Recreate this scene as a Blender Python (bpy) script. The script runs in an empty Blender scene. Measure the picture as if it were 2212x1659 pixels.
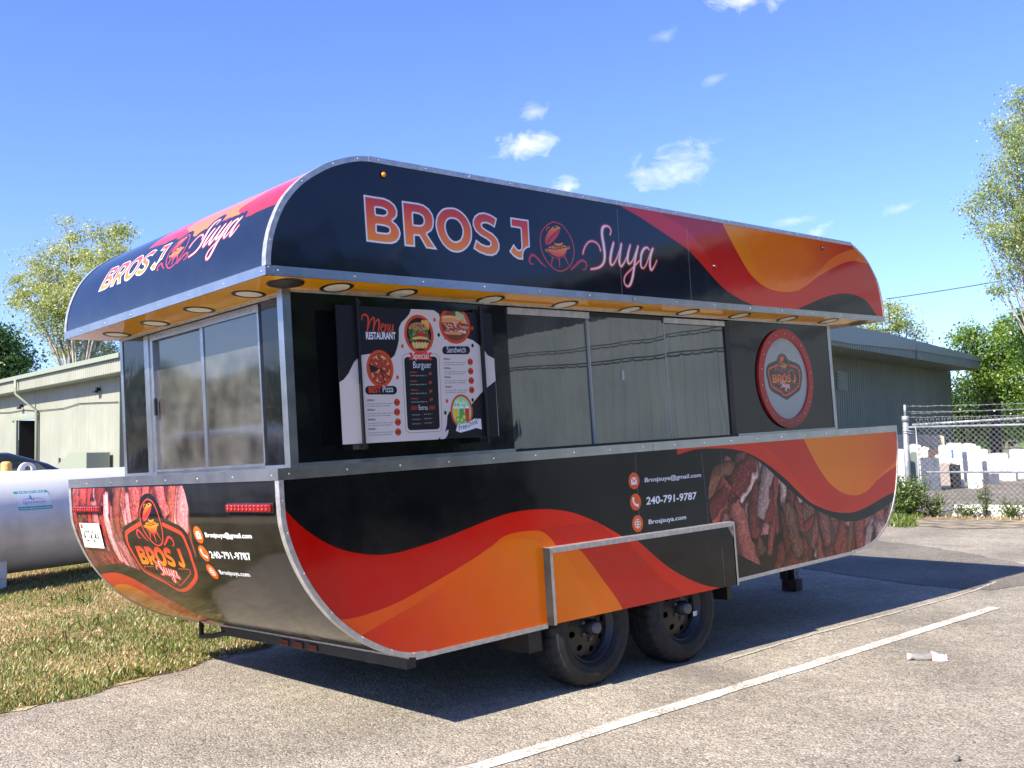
import bpy, bmesh, math, random
import numpy as np
from mathutils import Matrix, Vector
scene = bpy.context.scene
COL = scene.collection
rng = random.Random(7)
NR = np.random.default_rng(11)

# ------------------------------------------------------------------ camera, sky, sun, exposure
cam_d = bpy.data.cameras.new('camera'); cam = bpy.data.objects.new('camera', cam_d); COL.objects.link(cam)
cam_d.sensor_width = 36.0; cam_d.lens = 35.99; cam_d.clip_start = 0.05; cam_d.clip_end = 3000
CR = [[0.7281481312, -0.0272799571, -0.6848767064], [-0.6851634922, -0.0562928683, -0.7262107834], [-0.0187426752, 0.9980415407, -0.0596807776]]
CAM = Vector((-2.41128505, -4.01642286, 1.37601137))
mw = Matrix(((CR[0][0], CR[0][1], CR[0][2], CAM.x), (CR[1][0], CR[1][1], CR[1][2], CAM.y), (CR[2][0], CR[2][1], CR[2][2], CAM.z), (0, 0, 0, 1)))
cam.matrix_world = mw
scene.camera = cam

SUN_EL = math.radians(40.0)          # sun stands behind the trailer's rear end (towards -x)
sun_d = bpy.data.lights.new('sun', 'SUN'); sun_d.energy = 4.5; sun_d.angle = math.radians(0.53); sun_d.color = (1.0, 0.91, 0.78)
sun = bpy.data.objects.new('sun', sun_d); COL.objects.link(sun)
SUN_TRAVEL = Vector((math.cos(SUN_EL), -0.006, -math.sin(SUN_EL)))
sun.rotation_euler = SUN_TRAVEL.to_track_quat('-Z', 'Y').to_euler(); sun.location = (-20, 0, 20)

world = bpy.data.worlds.new('World'); scene.world = world; world.use_nodes = True
wn = world.node_tree.nodes; wl = world.node_tree.links; wn.clear()
wo = wn.new('ShaderNodeOutputWorld'); wb = wn.new('ShaderNodeBackground'); wb.inputs['Strength'].default_value = 0.086
sky = wn.new('ShaderNodeTexSky'); sky.sky_type = 'NISHITA'; sky.sun_disc = False
sky.sun_elevation = SUN_EL; sky.sun_rotation = math.radians(270.0); sky.altitude = 50; sky.air_density = 1.0; sky.dust_density = 0.3; sky.ozone_density = 3.0
tint = wn.new('ShaderNodeMix'); tint.data_type = 'RGBA'; tint.blend_type = 'MULTIPLY'; tint.inputs[0].default_value = 1.0
tint.inputs[7].default_value = (0.74, 0.83, 1.26, 1)
wl.new(sky.outputs[0], tint.inputs[6])
tc = wn.new('ShaderNodeTexCoord')
nz = wn.new('ShaderNodeTexNoise'); nz.inputs['Scale'].default_value = 34; nz.inputs['Detail'].default_value = 7; nz.inputs['Roughness'].default_value = .62; nz.inputs['Distortion'].default_value = .6
mp = wn.new('ShaderNodeMapping'); mp.inputs['Scale'].default_value = (1, 1, 1.7); wl.new(tc.outputs['Generated'], mp.inputs[0]); wl.new(mp.outputs[0], nz.inputs['Vector'])
def wmath(op, a, b=None, c=None, clamp=False):
    n = wn.new('ShaderNodeMath'); n.operation = op; n.use_clamp = clamp
    for i, v in enumerate((a, b, c)):
        if v is None: continue
        if isinstance(v, (int, float)): n.inputs[i].default_value = v
        else: wl.new(v, n.inputs[i])
    return n.outputs[0]
def wdot(vec):
    n = wn.new('ShaderNodeVectorMath'); n.operation = 'DOT_PRODUCT'; n.inputs[1].default_value = vec; wl.new(tc.outputs['Generated'], n.inputs[0]); return n.outputs['Value']
CLOUDS = [(45.53, 16.5, 2.2, .80, 1.0, .12), (37.36, 15.0, 2.9, 1.25, .62, .2), (43.35, 14.2, .9, .6, .95, 0), (45.23, 18.27, .95, .55, .55, .35), (33.16, 23.2, 2.0, .8, .9, 0),
          (37.54, 21.86, .9, .35, .25, .3), (35.05, 19.41, .8, .28, .25, .2), (25.52, 11.93, 1.0, .32, .42, .25), (30.84, 11.74, 1.4, .34, .5, .05), (29.7, 11.16, .75, .42, .7, .3)]
acc = None
for az, el, hw, hh, op, tilt in CLOUDS:
    a, e = math.radians(az), math.radians(el)
    c = Vector((math.cos(e)*math.cos(a), math.cos(e)*math.sin(a), math.sin(e)))
    r = Vector((math.sin(a), -math.cos(a), 0)); u = r.cross(c)
    r2 = r*math.cos(tilt) + u*math.sin(tilt); u2 = u*math.cos(tilt) - r*math.sin(tilt)
    X = wmath('DIVIDE', wdot(r2), math.radians(hw)); Y = wmath('DIVIDE', wdot(u2), math.radians(hh))
    d2 = wmath('ADD', wmath('MULTIPLY', X, X), wmath('MULTIPLY', Y, Y))
    front = wmath('GREATER_THAN', wdot(c), .5)
    m = wmath('ADD', wmath('SUBTRACT', 1.0, wmath('POWER', d2, .5)), wmath('MULTIPLY', wmath('SUBTRACT', nz.outputs['Fac'], .52), 3.0))
    m = wmath('MULTIPLY', wmath('SMOOTH_MIN', wmath('MULTIPLY', m, .85, clamp=True), 1.0, .1), wmath('MULTIPLY', front, op))
    acc = m if acc is None else wmath('MAXIMUM', acc, m)
mixc = wn.new('ShaderNodeMix'); mixc.data_type = 'RGBA'; mixc.inputs[7].default_value = (5.6, 5.8, 6.3, 1)
wl.new(acc, mixc.inputs[0]); wl.new(tint.outputs[2], mixc.inputs[6]); wl.new(mixc.outputs[2], wb.inputs['Color']); wl.new(wb.outputs[0], wo.inputs[0])

scene.view_settings.view_transform = 'Standard'; scene.view_settings.look = 'None'; scene.view_settings.exposure = 1.38; scene.view_settings.gamma = 1.0
scene.view_settings.use_curve_mapping = False

# ------------------------------------------------------------------ helpers
def srgb(r, g, b):
    f = lambda c: (c/255/12.92) if c <= 10.3 else ((c/255+.055)/1.055)**2.4
    return (f(r), f(g), f(b), 1)
def mat(name, color=(.5, .5, .5, 1), rough=.6, metal=0.0, spec=.5, coat=0.0):
    m = bpy.data.materials.new(name); m.use_nodes = True
    b = m.node_tree.nodes['Principled BSDF']
    b.inputs['Base Color'].default_value = color; b.inputs['Roughness'].default_value = rough; b.inputs['Metallic'].default_value = metal
    b.inputs['Specular IOR Level'].default_value = spec; b.inputs['Coat Weight'].default_value = coat; b.inputs['Coat Roughness'].default_value = .05
    return m
def nodes(m): return m.node_tree.nodes, m.node_tree.links, m.node_tree.nodes['Principled BSDF']
def vary(m, c1, c2, scale=5.0, detail=4, bump=0.0, bscale=None, rough=None, coord='Object', lo=.35, hi=.65, bdist=.01):
    n, l, b = nodes(m)
    t = n.new('ShaderNodeTexCoord'); z = n.new('ShaderNodeTexNoise'); z.inputs['Scale'].default_value = scale; z.inputs['Detail'].default_value = detail
    l.new(t.outputs[coord], z.inputs['Vector'])
    r = n.new('ShaderNodeValToRGB'); r.color_ramp.elements[0].position = lo; r.color_ramp.elements[1].position = hi
    r.color_ramp.elements[0].color = c1; r.color_ramp.elements[1].color = c2
    l.new(z.outputs['Fac'], r.inputs[0]); l.new(r.outputs[0], b.inputs['Base Color'])
    if rough:
        q = n.new('ShaderNodeMapRange'); q.inputs[3].default_value = rough[0]; q.inputs[4].default_value = rough[1]; l.new(z.outputs['Fac'], q.inputs[0]); l.new(q.outputs[0], b.inputs['Roughness'])
    if bump:
        z2 = n.new('ShaderNodeTexNoise'); z2.inputs['Scale'].default_value = bscale or scale*4; z2.inputs['Detail'].default_value = 3; l.new(t.outputs[coord], z2.inputs['Vector'])
        bp = n.new('ShaderNodeBump'); bp.inputs['Strength'].default_value = bump; bp.inputs['Distance'].default_value = bdist; l.new(z2.outputs['Fac'], bp.inputs['Height']); l.new(bp.outputs[0], b.inputs['Normal'])
    return m
class MB:
    def __init__(s): s.v = []; s.f = []; s.sm = []
    def quad(s, *p, smooth=False):
        k = len(s.v); s.v += [tuple(q) for q in p]; s.f.append(tuple(range(k, k+len(p)))); s.sm.append(smooth); return s
    def box(s, x0, y0, z0, x1, y1, z1, M=None):
        c = [(x0, y0, z0), (x1, y0, z0), (x1, y1, z0), (x0, y1, z0), (x0, y0, z1), (x1, y0, z1), (x1, y1, z1), (x0, y1, z1)]
        if M is not None: c = [tuple(M @ Vector(q)) for q in c]
        k = len(s.v); s.v += c
        for f in ((0, 3, 2, 1), (4, 5, 6, 7), (0, 1, 5, 4), (1, 2, 6, 5), (2, 3, 7, 6), (3, 0, 4, 7)): s.f.append(tuple(k+i for i in f)); s.sm.append(False)
        return s
    def tube(s, pts, r, n=8, cap=True, smooth=True):
        pts = [Vector(p) for p in pts]; rs = r if isinstance(r, (list, tuple)) else [r]*len(pts); k = len(s.v); ref = None
        for i, p in enumerate(pts):
            t = (pts[min(i+1, len(pts)-1)]-pts[max(i-1, 0)])
            t = t.normalized() if t.length > 1e-9 else Vector((0, 0, 1))
            if ref is None: ref = Vector((0, 0, 1)) if abs(t.z) < .9 else Vector((1, 0, 0))
            a = t.cross(ref).normalized(); b = t.cross(a).normalized(); ref = -b if False else ref
            for j in range(n):
                w = 2*math.pi*j/n; s.v.append(tuple(p+(a*math.cos(w)+b*math.sin(w))*rs[i]))
        for i in range(len(pts)-1):
            for j in range(n):
                s.f.append((k+i*n+j, k+i*n+(j+1) % n, k+(i+1)*n+(j+1) % n, k+(i+1)*n+j)); s.sm.append(smooth)
        if cap:
            s.f.append(tuple(k+j for j in range(n))[::-1]); s.sm.append(False); s.f.append(tuple(k+(len(pts)-1)*n+j for j in range(n))); s.sm.append(False)
        return s
    def lathe(s, prof, c, axis='y', n=48, smooth=True, mod=None):
        # prof: list of (radius, offset along axis)
        k = len(s.v)
        for i, (r, o) in enumerate(prof):
            for j in range(n):
                a = 2*math.pi*j/n; rr = r if mod is None else mod(i, j, r)
                if axis == 'y': s.v.append((c[0]+rr*math.cos(a), c[1]+o, c[2]+rr*math.sin(a)))
                elif axis == 'z': s.v.append((c[0]+rr*math.cos(a), c[1]+rr*math.sin(a), c[2]+o))
                else: s.v.append((c[0]+o, c[1]+rr*math.cos(a), c[2]+rr*math.sin(a)))
        for i in range(len(prof)-1):
            for j in range(n): s.f.append((k+i*n+j, k+i*n+(j+1) % n, k+(i+1)*n+(j+1) % n, k+(i+1)*n+j)); s.sm.append(smooth)
        return s
    def ring(s, c, r0, r1, n=32, axis='z', ex=1.0):
        # flat annulus, (ex stretches first axis)
        k = len(s.v)
        for r in (r0, r1):
            for j in range(n):
                a = 2*math.pi*j/n
                s.v.append((c[0]+r*ex*math.cos(a), c[1]+r*math.sin(a), c[2]) if axis == 'z' else (c[0]+r*ex*math.cos(a), c[1], c[2]+r*math.sin(a)))
        for j in range(n): s.f.append((k+j, k+(j+1) % n, k+n+(j+1) % n, k+n+j)); s.sm.append(False)
        return s
    def ball(s, c, r, n=6, sq=(1, 1, 1)):
        k = len(s.v)
        for i in range(n+1):
            t = math.pi*i/n
            for j in range(n*2): a = math.pi*j/n; s.v.append((c[0]+r*sq[0]*math.sin(t)*math.cos(a), c[1]+r*sq[1]*math.sin(t)*math.sin(a), c[2]+r*sq[2]*math.cos(t)))
        for i in range(n):
            for j in range(n*2): s.f.append((k+i*n*2+j, k+(i+1)*n*2+j, k+(i+1)*n*2+(j+1) % (n*2), k+i*n*2+(j+1) % (n*2))); s.sm.append(True)
        return s
    def prism(s, poly, y0, y1):
        # poly in (x,z), extruded along y
        k = len(s.v); n = len(poly)
        s.v += [(x, y0, z) for x, z in poly]+[(x, y1, z) for x, z in poly]
        s.f.append(tuple(range(k, k+n))); s.sm.append(False); s.f.append(tuple(range(k+2*n-1, k+n-1, -1))); s.sm.append(False)
        for i in range(n): j = (i+1) % n; s.f.append((k+i, k+n+i, k+n+j, k+j)); s.sm.append(False)
        return s
    def build(s, name, m, parent=None, fix=True, bevel=0.0):
        me = bpy.data.meshes.new(name); me.from_pydata(s.v, [], s.f); me.polygons.foreach_set('use_smooth', s.sm)
        if fix or bevel:
            bm = bmesh.new(); bm.from_mesh(me)
            if bevel:
                bmesh.ops.remove_doubles(bm, verts=bm.verts, dist=1e-5)
                es = [e for e in bm.edges if len(e.link_faces) == 2 and e.calc_face_angle(0) > .6]
                bmesh.ops.bevel(bm, geom=es, offset=bevel, segments=2, profile=.5, affect='EDGES')
            bmesh.ops.recalc_face_normals(bm, faces=bm.faces); bm.to_mesh(me); bm.free()
        if m: me.materials.append(m)
        o = bpy.data.objects.new(name, me); COL.objects.link(o)
        if parent: o.parent = parent
        return o
def boxes(name, L, m, parent, **k):
    return [MB().box(*b).build(name, m, parent, **k) for b in L]
def tag(o, label=None, cat=None, group=None, kind=None):
    if label: o['label'] = label
    if cat: o['category'] = cat
    if group: o['group'] = group
    if kind: o['kind'] = kind
    return o
def thing(name, label, cat, loc=(0, 0, 0), group=None):
    o = bpy.data.objects.new(name, None); o.empty_display_size = .2; COL.objects.link(o); o.location = loc; return tag(o, label, cat, group)
def cr(P, n=8, closed=False):
    P = [np.array(q, float) for q in P]
    P = [P[-1]]+P+[P[0], P[1]] if closed else [2*P[0]-P[1]]+P+[2*P[-1]-P[-2]]
    out = []
    for i in range(1, len(P)-2):
        a, b, c, d = P[i-1:i+3]
        for k in range(n):
            t = k/n; out.append(.5*((2*b)+(c-a)*t+(2*a-5*b+4*c-d)*t*t+(3*b-a-3*c+d)*t**3))
    if not closed: out.append(P[-2])
    return np.array(out)
# ------------------------------------------------------------------ printed artwork: traced outlines in millimetres on each panel
ART = (
'L_B:559,2602,624,2601,682,2601,720,2591,749,2573,763,2546,760,2517,746,2500,729,2489,752,2476,770,2454,776,2428,766,2401,745,2381,715,2370,680,2368,618,2368,561,2369;L_Bh:628,2544,668,2544,690,2538,695,2528,688,2518,673,2513,629,2'
'513;L_Bk:630,2457,677,2456,701,2451,707,2439,699,2427,682,2424,629,2424;L_R:793,2600,902,2600,933,2596,968,2579,992,2551,998,2518,992,2484,977,2462,946,2443,1010,2366,935,2367,894,2427,865,2427,863,2368,795,2367;L_Rh:862,2542,900,'
'2541,923,2531,929,2515,925,2498,914,2489,899,2486,861,2485;L_O:1114,2602,1152,2602,1195,2586,1231,2556,1253,2515,1257,2477,1247,2433,1218,2396,1178,2371,1138,2362,1095,2368,1054,2392,1025,2429,1008,2473,1007,2511,1021,2550,1053,25'
'83,1081,2596;L_Oh:1122,2541,1150,2539,1173,2524,1188,2498,1188,2470,1175,2443,1157,2429,1135,2423,1111,2429,1088,2450,1077,2478,1076,2505,1089,2528,1106,2538;L_S:1447,2578,1425,2523,1395,2536,1367,2542,1344,2539,1331,2532,1336,251'
'9,1364,2507,1409,2491,1442,2464,1454,2434,1449,2403,1426,2377,1393,2364,1352,2364,1301,2375,1258,2394,1282,2447,1317,2428,1351,2420,1374,2420,1386,2429,1384,2441,1359,2454,1315,2469,1282,2490,1265,2521,1267,2551,1284,2576,1314,259'
'5,1355,2603,1400,2596;L_J:1548,2596,1691,2596,1688,2439,1663,2432,1640,2415,1630,2391,1629,2362,1589,2362,1554,2376,1523,2401,1562,2448,1577,2429,1594,2417,1610,2419,1620,2431,1621,2447,1623,2539,1547,2540;L_J2:1617,2596,1691,2596'
',1688,2439,1680,2404,1655,2375,1620,2361,1589,2362,1554,2376,1523,2401,1562,2448,1577,2429,1594,2417,1610,2419,1620,2431,1621,2447,1623,2539;Y0:2388,2578,5,2398,2600,5,2390,2621,6,2360,2630,8,2329,2619,15,2316,2596,17,2314,2559,17'
',2320,2519,17,2324,2479,17,2324,2443,16,2316,2410,14,2293,2382,11,2252,2362,8,2192,2350,6;Y1:2128,2439,5,2147,2476,5,2182,2511,5,2218,2523,5,2253,2517,5,2278,2499,5,2290,2470,5;Y2:2415,2530,11,2389,2473,15,2373,2419,15,2377,2392,1'
'0,2399,2396,6,2438,2440,5,2476,2505,6;Y3:2489,2530,10,2467,2463,14,2458,2413,14,2472,2389,11,2503,2414,6,2540,2465,5,2563,2516,5;Y4:2573,2530,9,2545,2469,14,2538,2427,14,2552,2410,9,2589,2438,6,2641,2519,5;Y5:2649,2529,10,2618,245'
'9,13,2592,2378,14,2574,2327,15,2548,2282,13,2518,2266,8,2493,2284,5,2493,2313,5,2514,2341,5,2561,2373,5,2662,2443,5;Y6:2758,2516,5,2740,2529,8,2705,2516,13,2675,2476,14,2664,2408,10,2685,2392,5,2721,2423,5,2785,2523,5;Y7:2798,2528'
',10,2764,2466,14,2755,2406,14,2768,2387,9,2799,2414,5,2829,2454,4;G_ring:1907,2605,1964,2594,2015,2550,2046,2498,2052,2444,2033,2388,1995,2346,1937,2321,1883,2326,1827,2360,1787,2414,1775,2474,1787,2532,1831,2576,1877,2600;G_lid:1'
'951,2572,1940,2582,1911,2585,1883,2576,1850,2550,1820,2512,1811,2485,1820,2460,1836,2485,1869,2521,1904,2547;G_inn:1945,2565,1916,2552,1874,2517,1839,2483,1829,2467,1848,2469,1889,2496,1925,2530;G_hnd:1860,2572,1841,2567,1831,2548'
';G_vent:1889,2575,1905,2580,1920,2576,1904,2570;G_saus:1886,2482,1909,2481,1931,2483,1962,2490,1958,2479,1941,2469,1918,2465,1897,2468;G_grate:1834,2447,1847,2457,1880,2467,1896,2460,1929,2461,1963,2475,1980,2476,1991,2470,1950,24'
'57,1906,2447,1856,2441;G_bowl:1829,2441,1906,2445,1993,2464,1985,2439,1963,2417,1929,2403,1901,2401,1870,2410,1844,2425;G_rim:1833,2422,1858,2401,1895,2393,1934,2398,1969,2418,1989,2447;G_h1:1834,2437,1816,2438,1811,2430,1831,2426'
';G_h2:1993,2466,2013,2470,2015,2462,1992,2453;G_l1:1868,2396,1850,2347;G_l2:1920,2396,1922,2341;G_l3:1966,2414,1997,2362;G_s1:1710,2346,1694,2343,1679,2353,1680,2375,1697,2394,1719,2394,1744,2379,1768,2358,1809,2334;G_s2:2017,2336'
',2059,2363,2089,2386,2119,2397,2147,2389,2153,2366,2137,2345,2113,2343;U_red:2444,2787,2544,2759,2681,2722,2785,2687,2946,2632,3168,2550,3336,2446,3509,2334,3672,2267,3910,2212,4165,2194;U_hill:4437,2206,4516,2223,4761,2291,4987,2'
'345,5217,2373,5391,2367,5564,2324,5701,2225,5727,2195;U_ora:3568,2793,3596,2764,3661,2681,3756,2568,3874,2447,4002,2377,4139,2343,4331,2334,4510,2354;U_ora2:4510,2354,4794,2504,5033,2637,5304,2725,5551,2776;U_lite:4510,2354,4675,2'
'419,4846,2494,5139,2594,5380,2649,5620,2645,5743,2639;U_dk:2932,2759,3165,2689,3388,2537,3618,2353,3887,2211;U_in2:3896,2605,3951,2505,4054,2413,4188,2355,4331,2334;U_seams:2470,2745,2463,2213,3174,2703,3167,2216,3380,2586,3345,22'
'25;W_red:1,1141,28,1104,75,1053,139,998,218,945,314,898,407,870,495,853,594,847,712,856,878,879,1052,912,1234,948,1377,969,1523,973,1632,968,1734,956,1870,927,2017,875,2167,808,2295,741,2373,707,2491,622,2641,521,2812,434,2977,369'
',3150,323,3264,295;W_o1:210,585,273,582,366,579,469,588,616,612,779,657,949,708,1129,767,1222,800,1319,847,1415,861,1512,860,1611,848,1681,801,1741,742,1848,723,1939,636,2031,530,2124,423,2188,335,2217,287;W_o2:374,486,389,490,572'
',544,775,604,947,682,1064,732,1175,785,1269,817,1364,829,1460,823,1556,801,1634,764,1725,721,1844,564,1922,461,1976,368,2008,312;W_dk:2067,862,2190,770,2240,730,2264,719,2443,573,2574,457,2784,331,2856,287;P_red:2865,1202,2973,121'
'8,3071,1227,3219,1226,3409,1215,3539,1197,3670,1167,3802,1116,3936,1053,4099,962,4236,871,4393,776,4544,721,4701,678,4883,650,5039,644,5222,662,5452,705,5591,730,5711,742,5792,752;P_meat:3510,1185,3630,1177,3760,1119,3865,1061,397'
'1,995,4078,923,4230,830,4359,762,4493,705,4662,643,4889,583,5062,570,5245,584,5436,616,5638,666,5762,698,5586,382,5021,330,4202,337,3849,343,3794,361,3636,424,3534,467,3433,509,3278,706,3188,737,3170,790,3156,880,3171,967,3193,102'
'5,3225,1082,3284,1146,3403,1169;P_ora:4357,1264,4384,1234,4450,1147,4544,1033,4658,924,4779,846,4924,792,5078,769,5243,785,5381,837,5527,909,5671,956,5799,1004,5862,1019;P_lite:5243,785,5483,876,5666,928,5789,953,5851,963;P_dk:375'
'1,1253,3804,1231,3952,1164,4113,1058,4246,936,4399,817,4577,727,4717,672;icons:2424,1068,2475,1064,2430,1118,2425,940,2430,810;txt:2524,1053,3098,1047,2527,1080,2523,916,3032,909,2529,962,2532,796,2908,792,2535,824;seamL:2453,1226'
',2450,747,3122,1196,3142,738,3341,1209,3341,1008;seamF:3200,581,3201,328;AF_rear:-730,8,-77,724,2610,-1481;V_band:1552,456,1446,452,1183,424,863,407,588,396,309,359,216,364,76,364,-24,359,-62,359;V_o1:1179,530,888,379,763,382,575,'
'420,427,403,504,470,408,533,346,613,89,597;X_meat:2446,5,933,9,905,52,873,138,884,238,911,299,924,364,1040,534,1223,550,1775,520,1933,483,2134,485,2452,536,2481,506;X_red:2518,602,2460,588,2222,559,2055,572,1910,626,1799,705,1691,'
'820,1646,959,1635,1111;X_ora:2543,732,2484,715,2295,661,2129,663,2020,716,1968,805,1931,913,1921,1030;X_icons:820,261,773,260,796,218,837,364,848,473;X_txt:746,271,280,267,736,246,775,387,360,382,754,348,769,483,462,481,754,456;K_'
'edge:1503,177,1488,139,1451,76,1407,51,1350,44,1295,54,1251,81,1204,128,1175,175,1078,198,993,220,950,247,936,281,947,367,1031,528,1467,698,1770,577,1759,492,1777,349,1768,277,1734,242,1676,219;K_bord:1484,209,1685,260,1720,284,17'
'42,339,1730,429,1725,499,1696,529,1548,586,1406,645,1083,523,1001,388,990,325,1000,268,1051,245,1197,211;K_lines1:1673,481,1556,478;K_lines2:1673,481,1670,510,1433,602;K_lines3:1232,475,1114,473,1113,495,1173,524,1371,602,1357,568'
';AF_bl:-498,-4,-104,-511,2206,1678;AF_bs:-343,57,-73,-375,2432,1286;AF_bg:-904,83,-38,-899,3172,2260;AF_w:-579,0,88,-535,5295,1923;M_dark1:423,2065,426,1691,428,1687,454,1700,482,1728,519,1785,560,1820,617,1828,671,1798,741,1802,7'
'69,1823,786,1857,801,1900,806,1963,823,1992,857,2018,877,2038,891,2066;M_dark2:1040,2067,1076,2047,1104,1913,1232,1919,1262,1923,1302,1913,1337,1893,1379,1863,1404,1832,1458,1811,1482,2090;M_dark3:1451,1690,1377,1649,1331,1617,126'
'7,1564,1204,1523,1110,1530,1092,1506,1085,1462,1066,1413,1019,1386,1005,1367,1449,1378;M_leaf:1093,1434,1069,1421,1032,1390,1064,1386,1087,1408;M_leaf2:1290,1559,1252,1547,1207,1563,1259,1557;M_pizza:674,1754,757,1754,681,1848;M_b'
'urger:935,1935,1032,1938,943,2037;M_sand:1182,1990,1291,1994,1174,1890;M_drink:1194,1528,1272,1526,1201,1619;M_bpill:578,1668,773,1666,770,1623,575,1625;M_spill:1085,1875,1280,1879,1276,1835,1082,1832;M_panel:828,1814,1045,1820,10'
'36,1438,825,1439;M_pout:817,1831,1060,1835,1051,1426,812,1426;M_ribbon:859,1838,1013,1841,999,1822,1012,1801,858,1800,872,1820;M_wave:1159,1459,1225,1462,1280,1486,1327,1484,1329,1425,1289,1435,1235,1424,1175,1414,1144,1425;M_dots'
':1043,2014,1066,1935,821,1870,779,1710,1304,1978,1299,1883,1095,1585,1275,1587,1079,1522;M_prL:767,1583,764,1534,766,1483,764,1433;M_prR:1275,1794,1274,1743,1274,1692,1273,1641;M_optL:583,1592,583,1544,583,1496,583,1449;M_optR:108'
'9,1803,1089,1754,1088,1706,1088,1655;M_optC:861,1732,859,1686,859,1640,858,1596;M_ext:858,1514,858,1491,858,1468;T_menu:579,1939,778,1945;T_rest:599,1901,782,1905;T_best:598,1634,673,1634;T_pizza:683,1635,748,1636;T_sandw:1115,184'
'2,1248,1844;T_special:883,1807,988,1807;T_burg:884,1758,1004,1759;T_extras:904,1542,963,1541;T_free:1166,1427,1223,1437;T_drink:1230,1440,1305,1460')
ART = {k: np.array([int(q) for q in v.split(',')])/1000 for k, v in (e.split(':') for e in ART.split(';'))}
def A(k, n=2): return ART[k].reshape(-1, n)
class Canvas:
    def __init__(s, x0, y0, x1, y1, res, base):
        s.x0, s.y0, s.res = x0, y0, res; s.W = int((x1-x0)*res); s.H = int((y1-y0)*res); s.x1, s.y1 = x1, y1
        s.px = np.empty((s.H, s.W, 3), np.float32); s.px[:] = np.array(base)/255
    def cov(s, polys, pad=2, flip=False):
        # polys: list of (n,2) arrays in metres; nonzero union, exact x coverage, 4 sub-rows
        SS = 4; allp = np.concatenate(polys); P = [(np.asarray(p)-(s.x0, s.y0))*s.res for p in polys]
        c = (allp-(s.x0, s.y0))*s.res
        bx0 = max(0, int(c[:, 0].min())-pad); by0 = max(0, int(c[:, 1].min())-pad); bx1 = min(s.W, int(c[:, 0].max())+pad+2); by1 = min(s.H, int(c[:, 1].max())+pad+2)
        if bx1 <= bx0 or by1 <= by0: return None
        w, h = bx1-bx0, by1-by0; acc = np.zeros(h*SS*(w+2), np.float32); E = []
        for p in P: E.append(np.concatenate([p, np.roll(p, -1, 0)], 1))
        E = np.concatenate(E)-(bx0, by0, bx0, by0)
        ya, yb = E[:, 1]*SS-.5, E[:, 3]*SS-.5; sg = np.where(yb > ya, 1.0, -1.0); lo = np.minimum(ya, yb); hi = np.maximum(ya, yb)
        r0 = np.clip(np.ceil(lo), 0, h*SS).astype(int); r1 = np.clip(np.ceil(hi), 0, h*SS).astype(int); cnt = np.maximum(r1-r0, 0); idx = np.repeat(np.arange(len(E)), cnt)
        if len(idx) == 0: return None
        rows = np.arange(cnt.sum())-np.repeat(np.cumsum(cnt)-cnt, cnt)+r0[idx]
        t = (rows-ya[idx])/(yb[idx]-ya[idx]); x = np.clip(E[idx, 0]+t*(E[idx, 2]-E[idx, 0]), 0, w); xi = x.astype(int); fr = x-xi
        np.add.at(acc, rows*(w+2)+xi, sg[idx]*(1-fr)); np.add.at(acc, rows*(w+2)+xi+1, sg[idx]*fr)
        cv = np.clip(np.abs(np.cumsum(acc.reshape(h*SS, w+2), 1)[:, :w]), 0, 1).reshape(h, SS, w).mean(1)
        return cv, bx0, by0
    def put(s, C, col, a=1.0):
        if C is None: return
        cv, x, y = C; h, w = cv.shape; t = s.px[y:y+h, x:x+w]
        if callable(col):
            Y, X = np.mgrid[y:y+h, x:x+w]; col = col(X/s.res+s.x0, Y/s.res+s.y0)
        c = np.asarray(col, np.float32)/255; k = (cv*a)[..., None]; t[:] = t*(1-k)+c*k
    def grow(s, C, r):
        # dilate (r>0) or erode (r<0), r in metres
        cv, x, y = C; p = int(abs(r)*s.res)+2; R = abs(r)*s.res; b = np.pad(cv, p)
        if r < 0: b = 1-b
        out = b.copy()
        K_ = 20 if R < 9 else 44
        for f in ((1.0, .55) if R < 9 else (1.0, .82, .64, .46, .28, .12)):
            for k in range(K_):
                a = 2*math.pi*k/K_; dx, dy = R*f*math.cos(a), R*f*math.sin(a); ix, iy = math.floor(dx), math.floor(dy); fx, fy = dx-ix, dy-iy
                q = (np.roll(b, (iy, ix), (0, 1))*(1-fx)+np.roll(b, (iy, ix+1), (0, 1))*fx)*(1-fy)+(np.roll(b, (iy+1, ix), (0, 1))*(1-fx)+np.roll(b, (iy+1, ix+1), (0, 1))*fx)*fy
                np.maximum(out, q, out=out)
        if r < 0: out = 1-out
        x -= p; y -= p
        cx, cy = max(0, -x), max(0, -y); out = out[cy:, cx:]; x = max(x, 0); y = max(y, 0); out = out[:s.H-y, :s.W-x]
        return out, x, y
    def stroke(s, pts, w, closed=False, n=7):
        q = cr(pts, n, closed); m = len(pts)
        if np.isscalar(w): ws = np.full(len(q), w)
        else: ws = np.interp(np.linspace(0, m-1, len(q)), np.arange(m), w)
        polys = []
        if closed: q = np.vstack([q, q[:1]]); ws = np.append(ws, ws[0])
        for i in range(len(q)-1):
            d = q[i+1]-q[i]; L = np.hypot(*d)
            if L < 1e-9: continue
            nn = np.array([-d[1], d[0]])/L; polys.append(np.array([q[i]+nn*ws[i]/2, q[i]-nn*ws[i]/2, q[i+1]-nn*ws[i+1]/2, q[i+1]+nn*ws[i+1]/2]))
        a = np.linspace(0, 2*np.pi, 12, endpoint=False)
        for i in range(len(q)): polys.append(q[i]+np.column_stack([np.cos(a), np.sin(a)])*ws[i]/2)
        return s.cov(polys)
    def image(s, name):
        im = bpy.data.images.new(name, s.W, s.H); b = np.ones((s.H, s.W, 4), np.float32); b[..., :3] = np.clip(s.px, 0, 1); im.pixels.foreach_set(b.ravel()); im.update(); im.pack(); return im
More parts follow.
